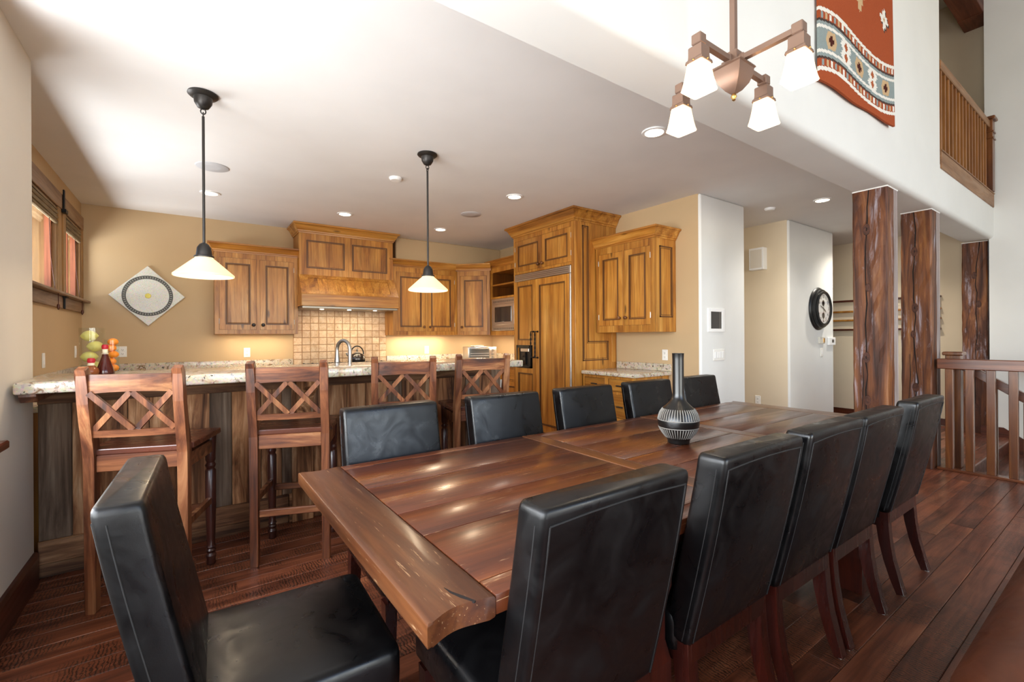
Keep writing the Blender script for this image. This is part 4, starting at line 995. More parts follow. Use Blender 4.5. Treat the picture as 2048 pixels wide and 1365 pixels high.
# faucet
t = thing('kitchen_faucet', 'brushed nickel pull-down faucet rising behind the bar', 'faucet', (1.06, 3.83, .9145), R(0))
b = NB(); lathe(b, [(.028, 0), (.028, .01), (.022, .03), (.018, .05)], seg=18); obj('faucet_base', b, M['nickel'], t, 40)
dv = Vector((-.45, .89, 0)); r_ = .075
pts = [(0, 0, .03), (0, 0, .15), (0, 0, .26)] + [tuple(dv * (r_ - r_ * cos(a)) + Vector((0, 0, .285 + r_ * sin(a)))) for a in [R(q) for q in range(0, 181, 15)]]
b = NB(); tube(b, pts, [.016] * 3 + [.0145] * 13, 12); obj('gooseneck', b, M['nickel'], t, 50)
e_ = dv * (2 * r_); b = NB(); lathe(b, [(.012, .29), (.0155, .26), (.017, .235), (.024, .19), (.026, .165), (.020, .155)], (e_.x, e_.y, 0), 18); obj('spray_head', b, M['nickel'], t, 50)
b = NB(); tube(b, [(.02, 0, .09), (.06, -.01, .10), (.095, -.012, .13)], [.009, .008, .006], 8); obj('lever', b, M['nickel'], t, 40)

# ---------------------------------------------------------------- jars and bottles on the bar
def glass_jar(name, lab, x, y, z, r, h):
    t = thing(name, lab, 'jar', (x, y, z)); b = NB()
    lathe(b, [(0, .001), (r * .96, 0), (r, .006), (r, h)], seg=32, cap=False); obj('glass_wall', b, M['jarglass'], t, 40); return t
JZ = 1.10; jy = 3.60
def at_y(pxx, yv):   # place along the bar so that it lines up with the measured bearing of the object
    d_ = fw + rt * (pxx - 1024) / FPX; return d_.x / d_.y * yv
jx = at_y(184.5, jy); glass_jar('glass_jar', 'tall clear glass cylinder stacked with lemons', jx, jy, JZ, .058, .265)
jl = [( -.016, .0, .044), (.018, .004, .097), (-.014, -.006, .150), (.017, .0, .200)]; first = None
for q, (a, c, e) in enumerate([(.012, .0, .036), (-.013, .0, .096), (.013, 0, .157), (-.012, 0, .218)]):
    t = thing('lemon', ('lowest lemon in the tall glass cylinder', 'second lemon from the bottom of the glass cylinder', 'third lemon from the bottom of the glass cylinder', 'topmost lemon in the tall glass cylinder')[q], 'lemon', (jx + a, jy + c, JZ + e), random.random() * .6, 'lemons in the tall cylinder')
    b = NB(); lathe(b, [(.001, -.043), (.006, -.040), (.020, -.030), (.029, -.016), (.032, 0), (.029, .016), (.020, .030), (.006, .040), (.001, .043)], seg=18)
    for v in b.verts: v.co = Vector((v.co.z * .95, v.co.y, v.co.x))
    obj('lemon_peel', b, M['lemon'], t, 60)
jx2 = at_y(224, jy); glass_jar('glass_jar', 'shorter clear glass cylinder stacked with oranges', jx2, jy, JZ, .034, .195)
for q, (a, e) in enumerate([(.006, .026), (-.006, .066), (.006, .107), (-.005, .145), (.004, .182)]):
    t = thing('orange', ('lowest small orange in the shorter glass cylinder', 'second small orange from the bottom of the cylinder', 'middle small orange in the shorter cylinder', 'second small orange from the top of the cylinder', 'topmost small orange in the shorter cylinder')[q], 'orange', (jx2 + a, jy, JZ + e), 0, 'oranges in the short cylinder')
    b = NB(); sphere(b, (0, 0, 0), .024, 3, (1.08, 1.08, .9)); obj('orange_peel', b, M['orange'], t, 60)
def bottle(lab, pxx, yv, prof, ncap, liquid, twine):
    t = thing('oil_bottle', lab, 'bottle', (at_y(pxx, yv), yv, JZ)); b = NB(); lathe(b, prof, seg=24); obj('bottle_glass', b, liquid, t, 40)
    r0, z0 = prof[-1]; b = NB(); lathe(b, [(r0 + .001, z0 - .022), (r0 + .002, z0), (r0, z0 + .001)], seg=18); obj('neck_band', b, M['corklabel'], t, 40)
    b = NB(); lathe(b, [(r0 + .002, z0), (r0 + .005, z0 + .006), (r0 + .005, z0 + .018), (r0 + .001, z0 + .026), (0, z0 + .027)], seg=18); obj('wax_cap', b, M['redcap'], t, 40)
    b = NB(); rr = twine[0]; tube(b, [(rr * cos(a), rr * sin(a), twine[1]) for a in [2 * pi * q / 14 for q in range(14)]], .0022, 6, closed=True); obj('twine', b, M['corklabel'], t, 40)
bottle('tall tapering bottle of red vinegar with a red wax cap', 210, 3.45, [(.040, 0), (.043, .008), (.038, .027), (.026, .067), (.015, .102), (.0105, .120), (.0105, .142)], 0, M['vinegar'], (.0135, .116))
bottle('short round bottle of pickled vegetables with a red wax cap', 182, 3.40, [(.028, 0), (.033, .008), (.035, .022), (.030, .038), (.017, .050), (.0125, .054), (.0125, .068)], 0, M['herbs'], (.0155, .056))
# ================================================================ CEILING FIXTURES
WARM = (1, .80, .56)
def downlight(x, y, lab, pw=22):
    t = thing('recessed_downlight', lab, 'ceiling light', (x, y, CZ), 0, 'recessed ceiling lights')
    b = NB(); lathe(b, [(.062, -.002), (.066, -.010), (.085, -.008), (.088, -.001), (.088, 0), (.062, 0)], seg=32); obj('trim_ring', b, M['whitetrim'], t, 40)
    b = NB(); lathe(b, [(.062, -.004), (.062, -.0015)], seg=32); obj('lamp', b, M['lamp_disc'], t)
    spot('downlight_lamp', (x, y, CZ - .02), pw, (1, .92, .80), 130, .05)
downlight(2.731, 2.09, 'large recessed downlight nearest the chandelier and the beam')
downlight(2.771, 3.885, 'recessed downlight in the ceiling in front of the fridge cabinet')
downlight(1.491, 5.56, 'recessed downlight in the ceiling in front of the range hood')
downlight(2.78, 5.64, 'recessed downlight nearest the diagonal corner cabinet')
downlight(.153, 5.51, 'recessed downlight half hidden by the rod of the nearer pendant')
downlight(5.629, 2.11, 'recessed downlight in the hall ceiling beside the nearest timber post', 40)
downlight(7.6, 2.2, 'added recessed downlight in the hall ceiling between the two larger timber posts', 55)  # extra downlight added to brighten the hall
spot('hall_fill_spot', (5.7, 4.6, CZ - .02), 45, (1, .92, .80), 140, .05)  # unseen fill spot added to brighten the hall, without a fixture
for x, y, lab in ((.148, 4.662, 'round grey ceiling speaker behind the nearer pendant rod'), (2.744, 4.748, 'round grey ceiling speaker in front of the corner cabinets')):
    t = thing('ceiling_speaker', lab, 'speaker', (x, y, CZ)); b = NB(); lathe(b, [(.118, -.006), (.122, -.004), (.125, 0), (.118, 0)], seg=40); obj('speaker_rim', b, M['grey_grille'], t, 40)
    b = NB(); lathe(b, [(0, -.0065), (.118, -.0055), (.118, -.001), (0, -.001)], seg=40); obj('grille', b, M['grey_grille'], t)
for x, y, lab in ((1.54, 4.046, 'small white smoke detector on the kitchen ceiling'), (5.493, 2.596, 'small white smoke detector on the hall ceiling')):
    t = thing('smoke_detector', lab, 'smoke detector', (x, y, CZ)); b = NB(); lathe(b, [(.058, 0), (.058, -.01), (.045, -.026), (.0, -.028)], seg=28); obj('detector_body', b, M['whitetrim'], t, 40)
def pendant(x, y, lab):
    t = thing('pendant_light', lab, 'pendant lamp', (x, y, CZ), 0, 'pendant lights over the breakfast bar')
    b = NB(); lathe(b, [(.078, 0), (.080, -.008), (.070, -.018), (.050, -.024), (.046, -.055), (.030, -.082), (.010, -.092), (0, -.093)], seg=32); obj('canopy', b, M['bronze'], t, 40)
    b = NB()
    for q in range(2):
        cz = -.105 - q * .022; tube(b, [(.013 * cos(a) * (1 - q), .013 * cos(a) * q, cz + .016 * sin(a)) for a in [2 * pi * i / 14 for i in range(14)]], .0035, 6, closed=True)
    obj('chain_link', b, M['bronze'], t, 60)
    b = NB(); tube(b, [(0, 0, -.135), (0, 0, -.905)], .0075, 10); obj('rod', b, M['bronze'], t, 60)
    b = NB(); lathe(b, [(.009, -.895), (.024, -.905), (.036, -.925), (.040, -.955), (.043, -.972), (.052, -.976), (.052, -.984), (.040, -.986)], seg=28); obj('socket_cap', b, M['bronze'], t, 40)
    n_ = 64; bm = NB(); rings = []
    pr = [(.042, -.978), (.050, -.990)] + [(.050 + (.150 - .050) * q / 8, -.990 - (.092) * q / 8) for q in range(1, 9)] + [(.156, -1.088), (.157, -1.097), (.152, -1.099)] 
    inner = [(.148, -1.092)] + [(.146 - (.146 - .046) * q / 8, -1.081 + .088 * q / 8) for q in range(9)]
    for q, (r_, z_) in enumerate(pr + inner):
        rings.append([bm.verts.new(((r_ + (.0016 if (k % 2 and 1 < q < 11) else 0)) * cos(2 * pi * k / n_), (r_ + (.0016 if (k % 2 and 1 < q < 11) else 0)) * sin(2 * pi * k / n_), z_)) for k in range(n_)])
    ring_skin(bm, rings, cap=False); obj('glass_shade', bm, M['shade_opal'], t, 30)
    b = NB(); lathe(b, [(.012, -.985), (.014, -1.0), (.030, -1.03), (.028, -1.055), (.0, -1.068)], seg=20); obj('bulb', b, M['bulb'], t, 40)
    point('pendant_lamp', (x, y, CZ - 1.085), 3.5, WARM, .03)
pendant(.06, 3.303, 'nearer bronze pendant lamp with ribbed glass shade left of the hood')
pendant(1.553, 3.38, 'farther bronze pendant lamp in front of the right wall cabinets')

# chandelier
cx, cy, cz = 1.742, .957, 2.37
t = thing('chandelier', 'bronze four-arm chandelier with frosted square glass shades over the table', 'chandelier', (cx, cy, cz))
b = NB(); box(b, -.011, -.011, .03, .011, .011, 3.92, .002); obj('stem', b, M['copper'], t)
b = NB(); box(b, -.026, -.026, -.022, .026, .026, .036, .003); box(b, -.045, -.012, -.016, .045, .012, .016, .002); box(b, -.012, -.045, -.016, .012, .045, .016, .002); obj('hub', b, M['copper'], t)
q2 = sqrt(2)
b = NB(); lathe(b, [(.056 * q2, -.020), (.058 * q2, -.026), (.053 * q2, -.030), (.050 * q2, -.055), (.040 * q2, -.085), (.022 * q2, -.112), (.007 * q2, -.124)], seg=4, phase=pi / 4); obj('bowl', b, M['copper'], t, 25)
b = NB(); lathe(b, [(.004, -.122), (.010, -.130), (.011, -.136), (.006, -.142), (.007, -.148), (.0, -.153)], seg=16); obj('finial', b, M['brass'], t, 50)
b = NB(); lathe(b, [(.06, 3.925), (.06, 3.91), (.02, 3.88)], seg=24); obj('ceiling_plate', b, M['copper'], t, 40)
for k_ in range(4):
    dx, dy = ((1, 0), (0, 1), (-1, 0), (0, -1))[k_]; L_ = .235
    b = NB(); bar(b, (dx * .03, dy * .03, 0), (dx * L_, dy * L_, 0), .020, .020); arm = obj('arm', b, M['copper'], t)
    ax, ay = dx * L_, dy * L_
    b = NB(); box(b, ax - .019, ay - .019, -.018, ax + .019, ay + .019, .020, .003); box(b, ax - .013, ay - .013, -.026, ax + .013, ay + .013, -.018); obj('end_block', b, M['copper'], arm)
    b = NB(); lathe(b, [(.024 * q2, -.026), (.026 * q2, -.03), (.026 * q2, -.058), (.027 * q2, -.070), (.032 * q2, -.076), (.034 * q2, -.086), (.031 * q2, -.086)], (ax, ay, 0), 4, phase=pi / 4); obj('shade_holder', b, M['copper'], arm, 25)
    b = NB()
    for sx_, sy_ in ((1, 0), (-1, 0), (0, 1), (0, -1)): sphere(b, (ax + sx_ * .034, ay + sy_ * .034, -.081), .0045, 1)
    obj('thumb_screw', b, M['brass'], arm, 60)
    bm = NB(); rings = []
    for r_, z_ in ((.0300, -.080), (.0315, -.092), (.0345, -.115), (.0385, -.142), (.0435, -.168), (.0475, -.182), (.0460, -.184), (.0420, -.168), (.0370, -.142), (.0330, -.115), (.0300, -.092), (.0285, -.082)):
        c_ = r_ * .12; P = [(-r_, -r_ + c_), (-r_ + c_, -r_), (0, -r_ * 1.02), (r_ - c_, -r_), (r_, -r_ + c_), (r_ * 1.02, 0), (r_, r_ - c_), (r_ - c_, r_), (0, r_ * 1.02), (-r_ + c_, r_), (-r_, r_ - c_), (-r_ * 1.02, 0)]
        rings.append([bm.verts.new((ax + u, ay + v, z_)) for u, v in P])
    ring_skin(bm, rings, cap=False); obj('glass_shade', bm, M['shade_sq'], arm, 25)
    b = NB(); lathe(b, [(.010, -.088), (.011, -.10), (.018, -.12), (.016, -.135), (.0, -.142)], (ax, ay, 0), 16); obj('bulb', b, M['bulb'], arm, 40)
    point('chandelier_lamp', (cx + ax, cy + ay, cz - .158), .9, WARM, .03)

# ================================================================ TAPESTRY
def tapestry():
    t = thing('wall_tapestry', 'rust-red woven tapestry with serrated bands hanging on the white upper wall', 'tapestry', (3.118, BMF, 2.848))
    wd, ht = 1.315, 2.1
    RUST, WHT, GRY, DRK, TAN, BRN, ORG = [lin(c)[:3] for c in ('#a4502f', '#e9e4da', '#8f9a98', '#4c3d38', '#c7a780', '#4a221c', '#a85a36')]
    def band(u): return .03 * u / wd + .030 * sin(2 * pi * (u / wd * 1.0 + .02))
    def star(du, dv, s):
        a_ = atan2(dv, du); r_ = sqrt(du * du + dv * dv); return r_ < s * (.55 + .45 * abs(cos(2 * a_))) * (1.0 if int((a_ + pi) / (pi / 8)) % 2 else .78)
    def color(u, v):
        w_ = v - band(u)
        if w_ < .055: return RUST
        if w_ < .080: return WHT
        if w_ < .128:
            q = int(u / .031); return (RUST, GRY, RUST, TAN, RUST, WHT)[q % 6] if .085 < w_ < .124 else RUST
        if w_ < .143: return DRK
        if w_ < .165: return GRY
        if w_ < .185: return WHT
        if w_ < .318:
            m = (w_ - .252)
            for c_ in (.17, .64, 1.14):
                du = u - c_
                if abs(du) < .040 and abs(m) < .014 or abs(du) < .018 and abs(m) < .032: return BRN
                if abs(du) + abs(m) * .5 < .082 and abs(m) < .056: return TAN
                if abs(du) < .14 - abs(m) * .3: return GRY
            for c_ in (.40, .89):
                for s_ in (-1, 1):
                    du = abs(u - c_); mm = m * s_
                    if mm > 0:
                        if du + abs(mm - .034) < .030 + .006 * (int(mm / .008) % 2): return ORG
                        if du < .085 - abs(mm - .034) * 1.0 + .012 * (int(mm / .009) % 2): return WHT
            return GRY
        if w_ < .338: return WHT
        if w_ < .358: return GRY
        if w_ < .373: return DRK
        if w_ < .420:
            q = int((u + .01) / .031); return (RUST, GRY, RUST, TAN, RUST, WHT)[q % 6] if .377 < w_ < .417 else RUST
        if w_ < .445: return WHT
        for c_, vz in ((.20, .72), (1.13, .78), (.30, 1.45), (1.10, 1.5)):
            if star(u - c_, v - vz, .085): return TAN if star(u - c_, v - vz, .022) else WHT
            if star(u - c_ - .012, v - vz + .012, .09): return DRK
        # serrated diamond medallion
        dv_ = abs(v - 1.32); du = abs(u - .66); lim = (.66 - dv_) * .52
        lim += .030 * ((dv_ / .05) % 1.0)
        if dv_ < .66 and du < lim:
            if du < lim - .12: return GRY if du < lim - .22 or int(v / .06) % 2 else TAN
            return TAN
        return RUST
    nx, nz = 220, 300; bm = NB(); cl = bm.loops.layers.float_color.new('weave')
    def pos(u, v):
        e = (1 - v / ht); yy = -.012 - .006 * (1 + sin(u / wd * 2 * pi + .6)) * e - .012 * (u / wd) * e
        return (u, yy, v + .006 * sin(u * 9) * e + .055 * (u / wd) * e)
    vs = [[bm.verts.new(pos(wd * i / nx, ht * j / nz)) for i in range(nx + 1)] for j in range(nz + 1)]
    for j in range(nz):
        for i in range(nx):
            f = bm.faces.new((vs[j][i], vs[j][i + 1], vs[j + 1][i + 1], vs[j + 1][i])); c_ = color(wd * (i + .5) / nx, ht * (j + .5) / nz)
            for l in f.loops: l[cl] = (*c_, 1)
    k = NT('woven_tapestry'); at = k.n('Attribute', attribute_name='weave'); nz_ = k.noise(k.coords(False), 150, 3, .7)
    k.l(k.mix(.5, at.outputs['Color'], k.ramp(nz_, [(.3, (.75, .75, .75)), (.7, (1.1, 1.1, 1.1))]), 'MULTIPLY'), k.b.inputs['Base Color'])
    k.b.inputs['Roughness'].default_value = .95; k.b.inputs['Specular IOR Level'].default_value = .1; k.bump(nz_, .6, .004)
    o = obj('woven_cloth', bm, k.m, t); sm = o.modifiers.new('thickness', 'SOLIDIFY'); sm.thickness = .014; sm.offset = 0
    b = NB(); tube(b, [(-.05, -.03, ht), (wd + .05, -.03, ht)], .015, 10); obj('hanging_rod', b, M['darkmetal'], t, 40)
tapestry()

# ================================================================ DINING TABLE
t = thing('dining_table', 'long red-brown plank dining table with breadboard ends', 'table', (1.995, 1.403, 0), R(.58))
HL, HW, T0, T1 = 1.645, .588, .712, .76
def ogee_board(x0, x1, outer):
    # breadboard end: wavy short sides with a tip at the outer corner
    def side(s):
        out = []
        for q in range(13):
            f = q / 12; xx = outer + (x1 if outer == x0 else x0) * 0 + ((x1 - x0) if outer == x0 else -(x1 - x0)) * f
            out.append((xx, s * (HW + .009 * cos(f * 2 * pi * .9 + .2) * (1 - f) - .010 * sin(f * pi) + .002)))
        return out
    lo, hi = side(-1), side(1); poly = lo + hi[::-1]
    if outer != x0: poly = poly[::-1]
    b = NB(); prism(b, poly, 'z', T0, T1, .006, 2); return b
obj('end_plank', ogee_board(-HL, -1.487, -HL), M['table_y'], t, 40); obj('end_plank', ogee_board(1.487, HL, HL), M['table_y'], t, 40)
for x0, x1 in ((-.535, -.447), (.447, .535)):
    b = NB(); box(b, x0 + .001, -HW, T0, x1 - .001, HW, T1, .003); obj('cross_plank', b, M['table_y'], t)
ys = [-HW, -.522, -.235, -.048, .245, .525, HW]
for x0, x1 in ((-1.485, -.536), (-.446, .446), (.536, 1.485)):
    for a, c in zip(ys[:-1], ys[1:]):
        b = NB(); box(b, x0 + .0008, a + .0009, T0 + .004, x1 - .0008, c - .0009, T1 - random.uniform(0, .0012), .0028, 2); obj('plank', b, M['table'], t, 40)
b = NB(); rr = random.Random(3)
for q in range(16):    # dents and splits along the joints
    yy = rr.choice(ys[1:-1]) ; xx = rr.uniform(-1.4, 1.3); ln = rr.uniform(.03, .11)
    box(b, xx, yy - .0028, T1 - .002, xx + ln, yy + .0022, T1 + .0002)
obj('joint_split', b, M['crack'], t, kind='stuff')
b = NB(); prism(b, ribbon([(-1.560, -.500), (-1.556, -.525), (-1.546, -.552), (-1.532, -.583)], [.001, .006, .009, .006]), 'z', T1 - .003, T1 + .0004); obj('knot_groove', b, M['crack'], t)
b = NB()
for yy in (-.46, .46): box(b, -.95, yy - .016, .61, .95, yy + .016, .711, .003)
for xx in (-.95, .95): box(b, xx - .016, -.46, .61, xx + .016, .46, .711, .003)
obj('apron', b, M['table_z'], t)
for xx, yy in ((-.905, -.50), (.775, -.50), (-.865, .46), (.415, .46)):
    b = NB(); prof = [(.062, 0), (.062, .10), (.070, .18), (.070, .34), (.056, .40), (.056, .50), (.072, .56), (.072, .711)]
    lathe(b, [(r_ * 1.2, z_) for r_, z_ in prof], (xx, yy, 0), 4, phase=pi / 4); obj('leg', b, M['table_z'], t)
for xa, xb in ((-1.56, -.6), (.6, 1.56)):
    for yy in (-.33, .115):
        b = NB(); box(b, xa, yy - .022, .62, xb, yy + .022, .7115, .004); obj('leaf_slide', b, M['table_z'], t)

# ================================================================ LEATHER CHAIRS
def rrect(w, d, r, n=4):
    P = []
    for cx_, cy_, a0 in ((w / 2 - r, d / 2 - r, 0), (-w / 2 + r, d / 2 - r, 90), (-w / 2 + r, -d / 2 + r, 180), (w / 2 - r, -d / 2 + r, 270)):
        for q in range(n + 1):
            a_ = R(a0 + 90 * q / n); P.append((cx_ + r * cos(a_), cy_ + r * sin(a_)))
    return P
CWD = .470
def make_chair(label, loc, rz):
    t = thing('dining_chair', label, 'chair', loc, rz, 'black leather dining chairs')
    th = .088; zb, zt = .395, .969
    def cl(z):   # centre line of the raked back
        f = (z - zb) / (zt - zb); return .118 * (1 - f) ** 1.15 + th / 2 + .0
    bm = NB(); rings = []; hs = [(zb, .97, .90), (zb + .012, 1, 1)] + [(zb + .03 + (zt - .045 - zb - .03) * q / 9, 1, 1 + .05 * sin(pi * q / 9)) for q in range(10)] + [(zt - .020, 1, 1), (zt - .010, .994, .97), (zt - .003, .980, .90), (zt, .955, .74)]
    for z, sw, sd_ in hs:
        rings.append([bm.verts.new((x * sw, cl(z) + y * sd_, z + (.006 * (1 - (x / (CWD / 2)) ** 2) if z > .9 else 0))) for x, y in rrect(CWD, th, .014, 4)])
    ring_skin(bm, rings); obj('backrest', bm, M['leather'], t, 50)
    b = NB(); e = .0005
    rear = lambda z: cl(z) - th / 2 - .0008
    zs = [zb + .01 + (zt - .035 - zb - .01) * q / 10 for q in range(11)]
    for sx_ in (-1, 1): tube(b, [(sx_ * (CWD / 2 - .019), rear(z), z) for z in zs], .0022, 6)
    tube(b, [(x * (CWD / 2 - .019) / 1.0, rear(zt - .035), zt - .035 + .006 * (1 - x * x)) for x in (-1, -.5, 0, .5, 1)], .0026, 6)
    for sx_ in (-1, 1): tube(b, [(sx_ * (CWD / 2 - .0005), rear(z) + .024, z) for z in zs], .0018, 6)
    obj('seam', b, M['seam'], t, 60)
    bm = NB(); rings = []; y0, y1 = .150, .625; zc = (y0 + y1) / 2
    for z, s_, in ((.355, .96), (.365, .995), (.40, 1.0), (.445, 1.0), (.462, .99), (.472, .965), (.478, .90), (.481, .6), (.482, .25)):
        rings.append([bm.verts.new((x * s_, zc + y * s_, z)) for x, y in rrect(CWD + .012, y1 - y0, .035, 5)])
    ring_skin(bm, rings); obj('seat', bm, M['leather'], t, 55)
    b = NB(); box(b, -.215, .15, .315, .215, .60, .358, .003); obj('apron', b, M['chairleg'], t)
    b = NB(); box(b, -.215, .122, .335, .215, .150, .402, .003); obj('back_rail', b, M['chairleg'], t)
    for sx_ in (-1, 1):
        x0, x1 = (sx_ * .228, sx_ * .183)
        pts = [(.150, .40), (.148, .33), (.140, .25), (.124, .16), (.100, .07), (.078, .0)]
        b = NB(); prism(b, ribbon(pts, [.052, .052, .048, .042, .037, .034]), 'x', min(x0, x1), max(x0, x1), .003)
        for v in b.verts:
            if v.co.z < .012: v.co.z = max(v.co.z, .0)
        lg = obj('leg', b, M['chairleg'], t)
        b = NB(); lathe(b, [(.016, -.001), (.016, .003)], ((x0 + x1) / 2, .078, 0), 10); obj('glide', b, M['nickel'], lg)
        b = NB(); xm = sx_ * .205; yy = .583
        rs = [[b.verts.new((xm + u * s_, yy + v * s_, z)) for u, v in ((-1, -1), (1, -1), (1, 1), (-1, 1))] for z, s_ in ((0, .015), (.33, .023))]
        ring_skin(b, rs); obj('leg', b, M['chairleg'], t)
    return t
NYC, FYC = .668, 2.222
ch0 = make_chair('nearest black leather chair on the camera side, back filling the lower middle', (.775, NYC, 0), 0)
for x, lab in ((1.402, 'second black leather chair from the near end on the camera side'), (1.928, 'middle black leather chair of the camera-side row, third from the near end'), (2.424, 'fourth black leather chair on the camera side, second from the railing'), (3.095, 'last black leather chair on the camera side, nearest the railing')):
    copy_tree(ch0, (x, NYC, 0), 0, lab)
for x, lab in ((.795, 'black leather chair on the bar side of the table, closest to the second stool'), (1.462, 'second black leather chair on the bar side, in front of the fourth stool'), (2.095, 'middle black leather chair on the bar side, in front of the desk counter'), (2.735, 'fourth black leather chair on the bar side, just left of the vase'), (3.345, 'last black leather chair on the bar side, right of the vase')):
    copy_tree(ch0, (x, FYC, 0), pi, lab)
copy_tree(ch0, (-.160, 1.425, 0), -pi / 2 + R(-2), 'black leather chair at the head of the table nearest the stools')

# ================================================================ BAR STOOLS
def make_stool(label, loc, rz):
    t = thing('bar_stool', label, 'bar stool', loc, rz, 'wooden bar stools along the breakfast bar')
    for sx_ in (-1, 1):
        xa, xb = sx_ * .168, sx_ * .212
        pts = [(.0, 0), (.0, .62), (.0, .74), (-.008, .80), (-.030, .90), (-.048, 1.0), (-.056, 1.08), (-.060, 1.135), (-.075, 1.165)]
        b = NB(); prism(b, ribbon(pts, [.046, .048, .056, .056, .048, .044, .042, .044, .034]), 'x', min(xa, xb), max(xa, xb), .004); obj('leg', b, M['stool'], t)
        b = NB(); prof = [(.020, 0), (.024, .006), (.022, .03), (.027, .05), (.019, .065), (.026, .08), (.019, .09), (.026, .10), (.019, .115), (.021, .15), (.027, .35), (.027, .54), (.020, .55), (.028, .57), (.020, .585), (.026, .60), (.027, .66), (.030, .745)]
        lathe(b, prof, (sx_ * .185, .375, 0), 18); obj('leg', b, M['stool_dark'], t, 40)
        b = NB(); bar(b, (sx_ * .19, .02, .685), (sx_ * .19, .375, .685), .022, .07); obj('side_apron', b, M['stool_x'], t)
        b = NB(); bar(b, (sx_ * .19, .01, .37), (sx_ * .185, .375, .37), .024, .035); obj('stretcher', b, M['stool'], t)
    bm = NB(); poly = [(-.168, -.010), (.168, -.010), (.168, .03), (.222, .03), (.228, .41), (.215, .425), (-.215, .425), (-.228, .41), (-.222, .03), (-.168, .03)]
    prism(bm, poly, 'z', .745, .775, .005, 2); obj('seat', bm, M['stool_y'], t)
    b = NB(); box(b, -.168, -.014, .665, .168, .012, .745, .004); obj('rear_apron', b, M['stool_x'], t)
    b = NB(); box(b, -.165, .365, .66, .165, .388, .745, .003); obj('front_apron', b, M['stool_x'], t)
    b = NB(); box(b, -.168, -.010, .275, .168, .014, .315, .004); obj('stretcher', b, M['stool_x'], t)
    b = NB(); box(b, -.17, .362, .31, .17, .388, .35, .004); obj('stretcher', b, M['stool_x'], t)
    def bowed(z0, z1, yb, name, dip=0):
        bm = NB(); rs = []
        for q in range(9):
            f = -1 + q / 4; x = f * .170; yy = yb(0) - .018 * (1 - f * f)
            rs.append([bm.verts.new(p) for p in ((x, yy - .013, z0 + dip * (1 - f * f)), (x, yy + .013, z0 + dip * (1 - f * f)), (x, yy + .010 + yb(1), z1), (x, yy - .014 + yb(1), z1))])
        ring_skin(bm, rs); obj(name, bm, M['stool_x'], t)
    bowed(1.045, 1.135, lambda q: -.052 if not q else -.008, 'top_rail', .008)
    bowed(.835, .868, lambda q: -.022 if not q else -.003, 'lower_rail')
    yA, yB = -.036, -.066
    for xa, xb in ((-.165, -.005), (.005, .165)):
        b = NB(); bar(b, (xa, yA + .006, .868), (xb, yB + .004, 1.050), .026, .018, (0, 1, 0)); obj('cross_slat', b, M['stool'], t)
        b = NB(); bar(b, (xb, yA - .002, .868), (xa, yB - .002, 1.050), .026, .018, (0, 1, 0)); obj('cross_slat', b, M['stool'], t)
    return t
st0 = make_stool('first bar stool from the left wall, with its seat clear of the table', (-.215, 2.86, 0), R(-19))
copy_tree(st0, (.465, 2.905, 0), R(-20), 'second bar stool from the left, beside the near corner of the table')
copy_tree(st0, (1.18, 2.97, 0), R(-18), 'third bar stool from the left, behind the first bar-side leather chair')
copy_tree(st0, (1.80, 2.985, 0), R(-12), 'fourth bar stool, nearest the fridge at the right end of the bar')

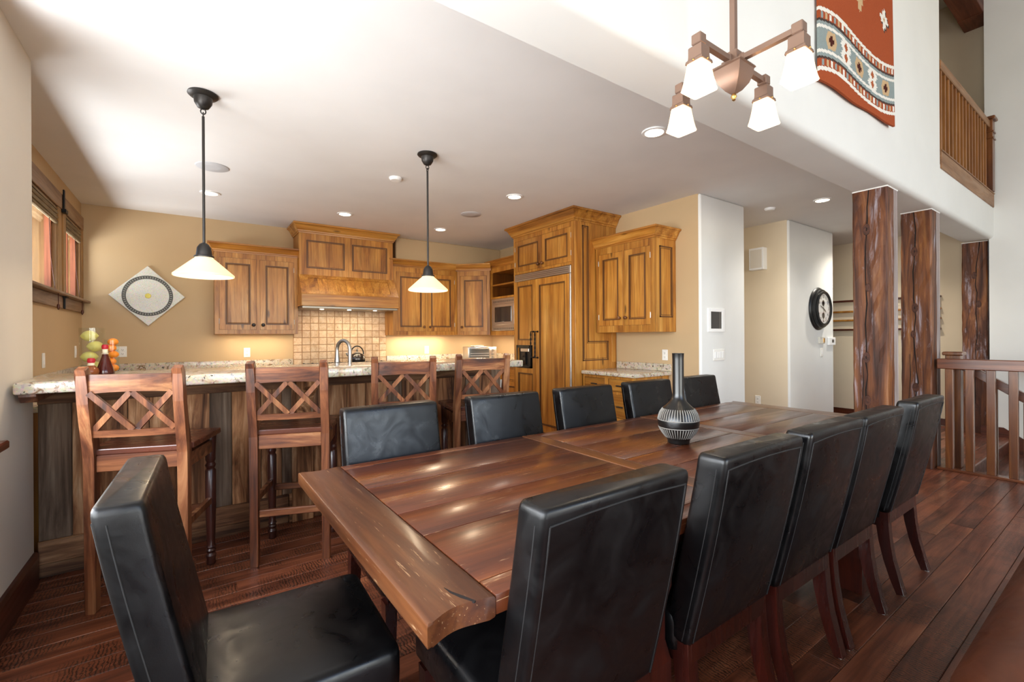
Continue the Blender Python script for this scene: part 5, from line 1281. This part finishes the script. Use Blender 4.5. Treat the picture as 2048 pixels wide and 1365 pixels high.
# ================================================================ VASE
t = thing('bottle_vase', 'tall-necked black vase with ribbed pale bands on the dining table', 'vase', (2.0, 1.395, .7604))
b = NB(); lathe(b, [(.050, 0), (.053, .004), (.053, .014), (.060, .026), (.080, .052), (.094, .078), (.099, .096), (.100, .112), (.098, .125), (.090, .152), (.074, .176), (.060, .188), (.045, .203), (.034, .218), (.0295, .232), (.027, .25), (.0275, .42), (.0285, .446), (.0295, .45), (.026, .45), (.024, .30), (.0, .29)], seg=64); obj('vase_body', b, plain('satin_black_ceramic', '#141312', .28, 0, .6), t, 50)
PALE = plain('chalky_rib', '#8f8b84', .7)
def ribs(pr, name, n=44):
    b = NB()
    for k_ in range(n):
        a_ = 2 * pi * k_ / n; e_ = Vector((cos(a_), sin(a_), 0)); s_ = Vector((-sin(a_), cos(a_), 0)); rs = []
        for r_, z_ in pr:
            wv = .0030 * r_ / .1; c_ = e_ * r_ + Vector((0, 0, z_)); rs.append([b.verts.new(c_ - s_ * wv - e_ * .003), b.verts.new(c_ - s_ * wv * .6 + e_ * .0022), b.verts.new(c_ + s_ * wv * .6 + e_ * .0022), b.verts.new(c_ + s_ * wv - e_ * .003)])
        ring_skin(b, rs)
    obj(name, b, PALE, t)
ribs([(.0985, .122), (.096, .132), (.090, .152), (.082, .165), (.0755, .174)], 'upper_rib_band'); ribs([(.063, .030), (.080, .052), (.089, .067), (.094, .0775)], 'lower_rib_band')
b = NB()
for r_, z_ in ((.0995, .119), (.0955, .081)): tube(b, [(r_ * cos(a), r_ * sin(a), z_) for a in [2 * pi * q / 48 for q in range(48)]], .0022, 6, closed=True)
obj('rib_border', b, PALE, t, 50)

# ================================================================ SOFA at the lower right
t = thing('leather_sofa', 'rounded back of a brown leather sofa in the lower right corner', 'sofa', (1.04, .280, 0))
bm = NB(); rings = []
Lw = 2.0
for q in range(15):
    f = q / 14; x = Lw * f; e = .06 * (1 - min(1, f * 7)) ** 2 + .06 * (1 - min(1, (1 - f) * 7)) ** 2
    prof = [(-.0 - e, .08), (-.005 - e, .48 - e), (-.02 - e, .565 - e), (-.06 - e, .622 - e), (-.12, .645 - e), (-.18, .622 - e), (-.22 + e, .56 - e), (-.24 + e, .42), (-.26 + e, .08)]
    rings.append([bm.verts.new((x, y_, z_)) for y_, z_ in prof])
ring_skin(bm, rings); obj('sofa_back', bm, M['brownleather'], t, 60)
b = NB(); box(b, .08, -.98, .20, Lw - .08, -.24, .43, .05, 3); obj('seat_cushion', b, M['brownleather'], t, 50)
for xa, xb in ((0, .16), (Lw - .16, Lw)):
    b = NB(); box(b, xa, -1.0, .08, xb, -.20, .56, .06, 3); obj('armrest', b, M['brownleather'], t, 50)
for xx in (.06, Lw - .06):
    for yy in (-.07, -.92):
        b = NB(); lathe(b, [(.02, 0), (.03, .085)], (xx, yy, 0), 12); obj('leg', b, M['chairleg'], t, 40)
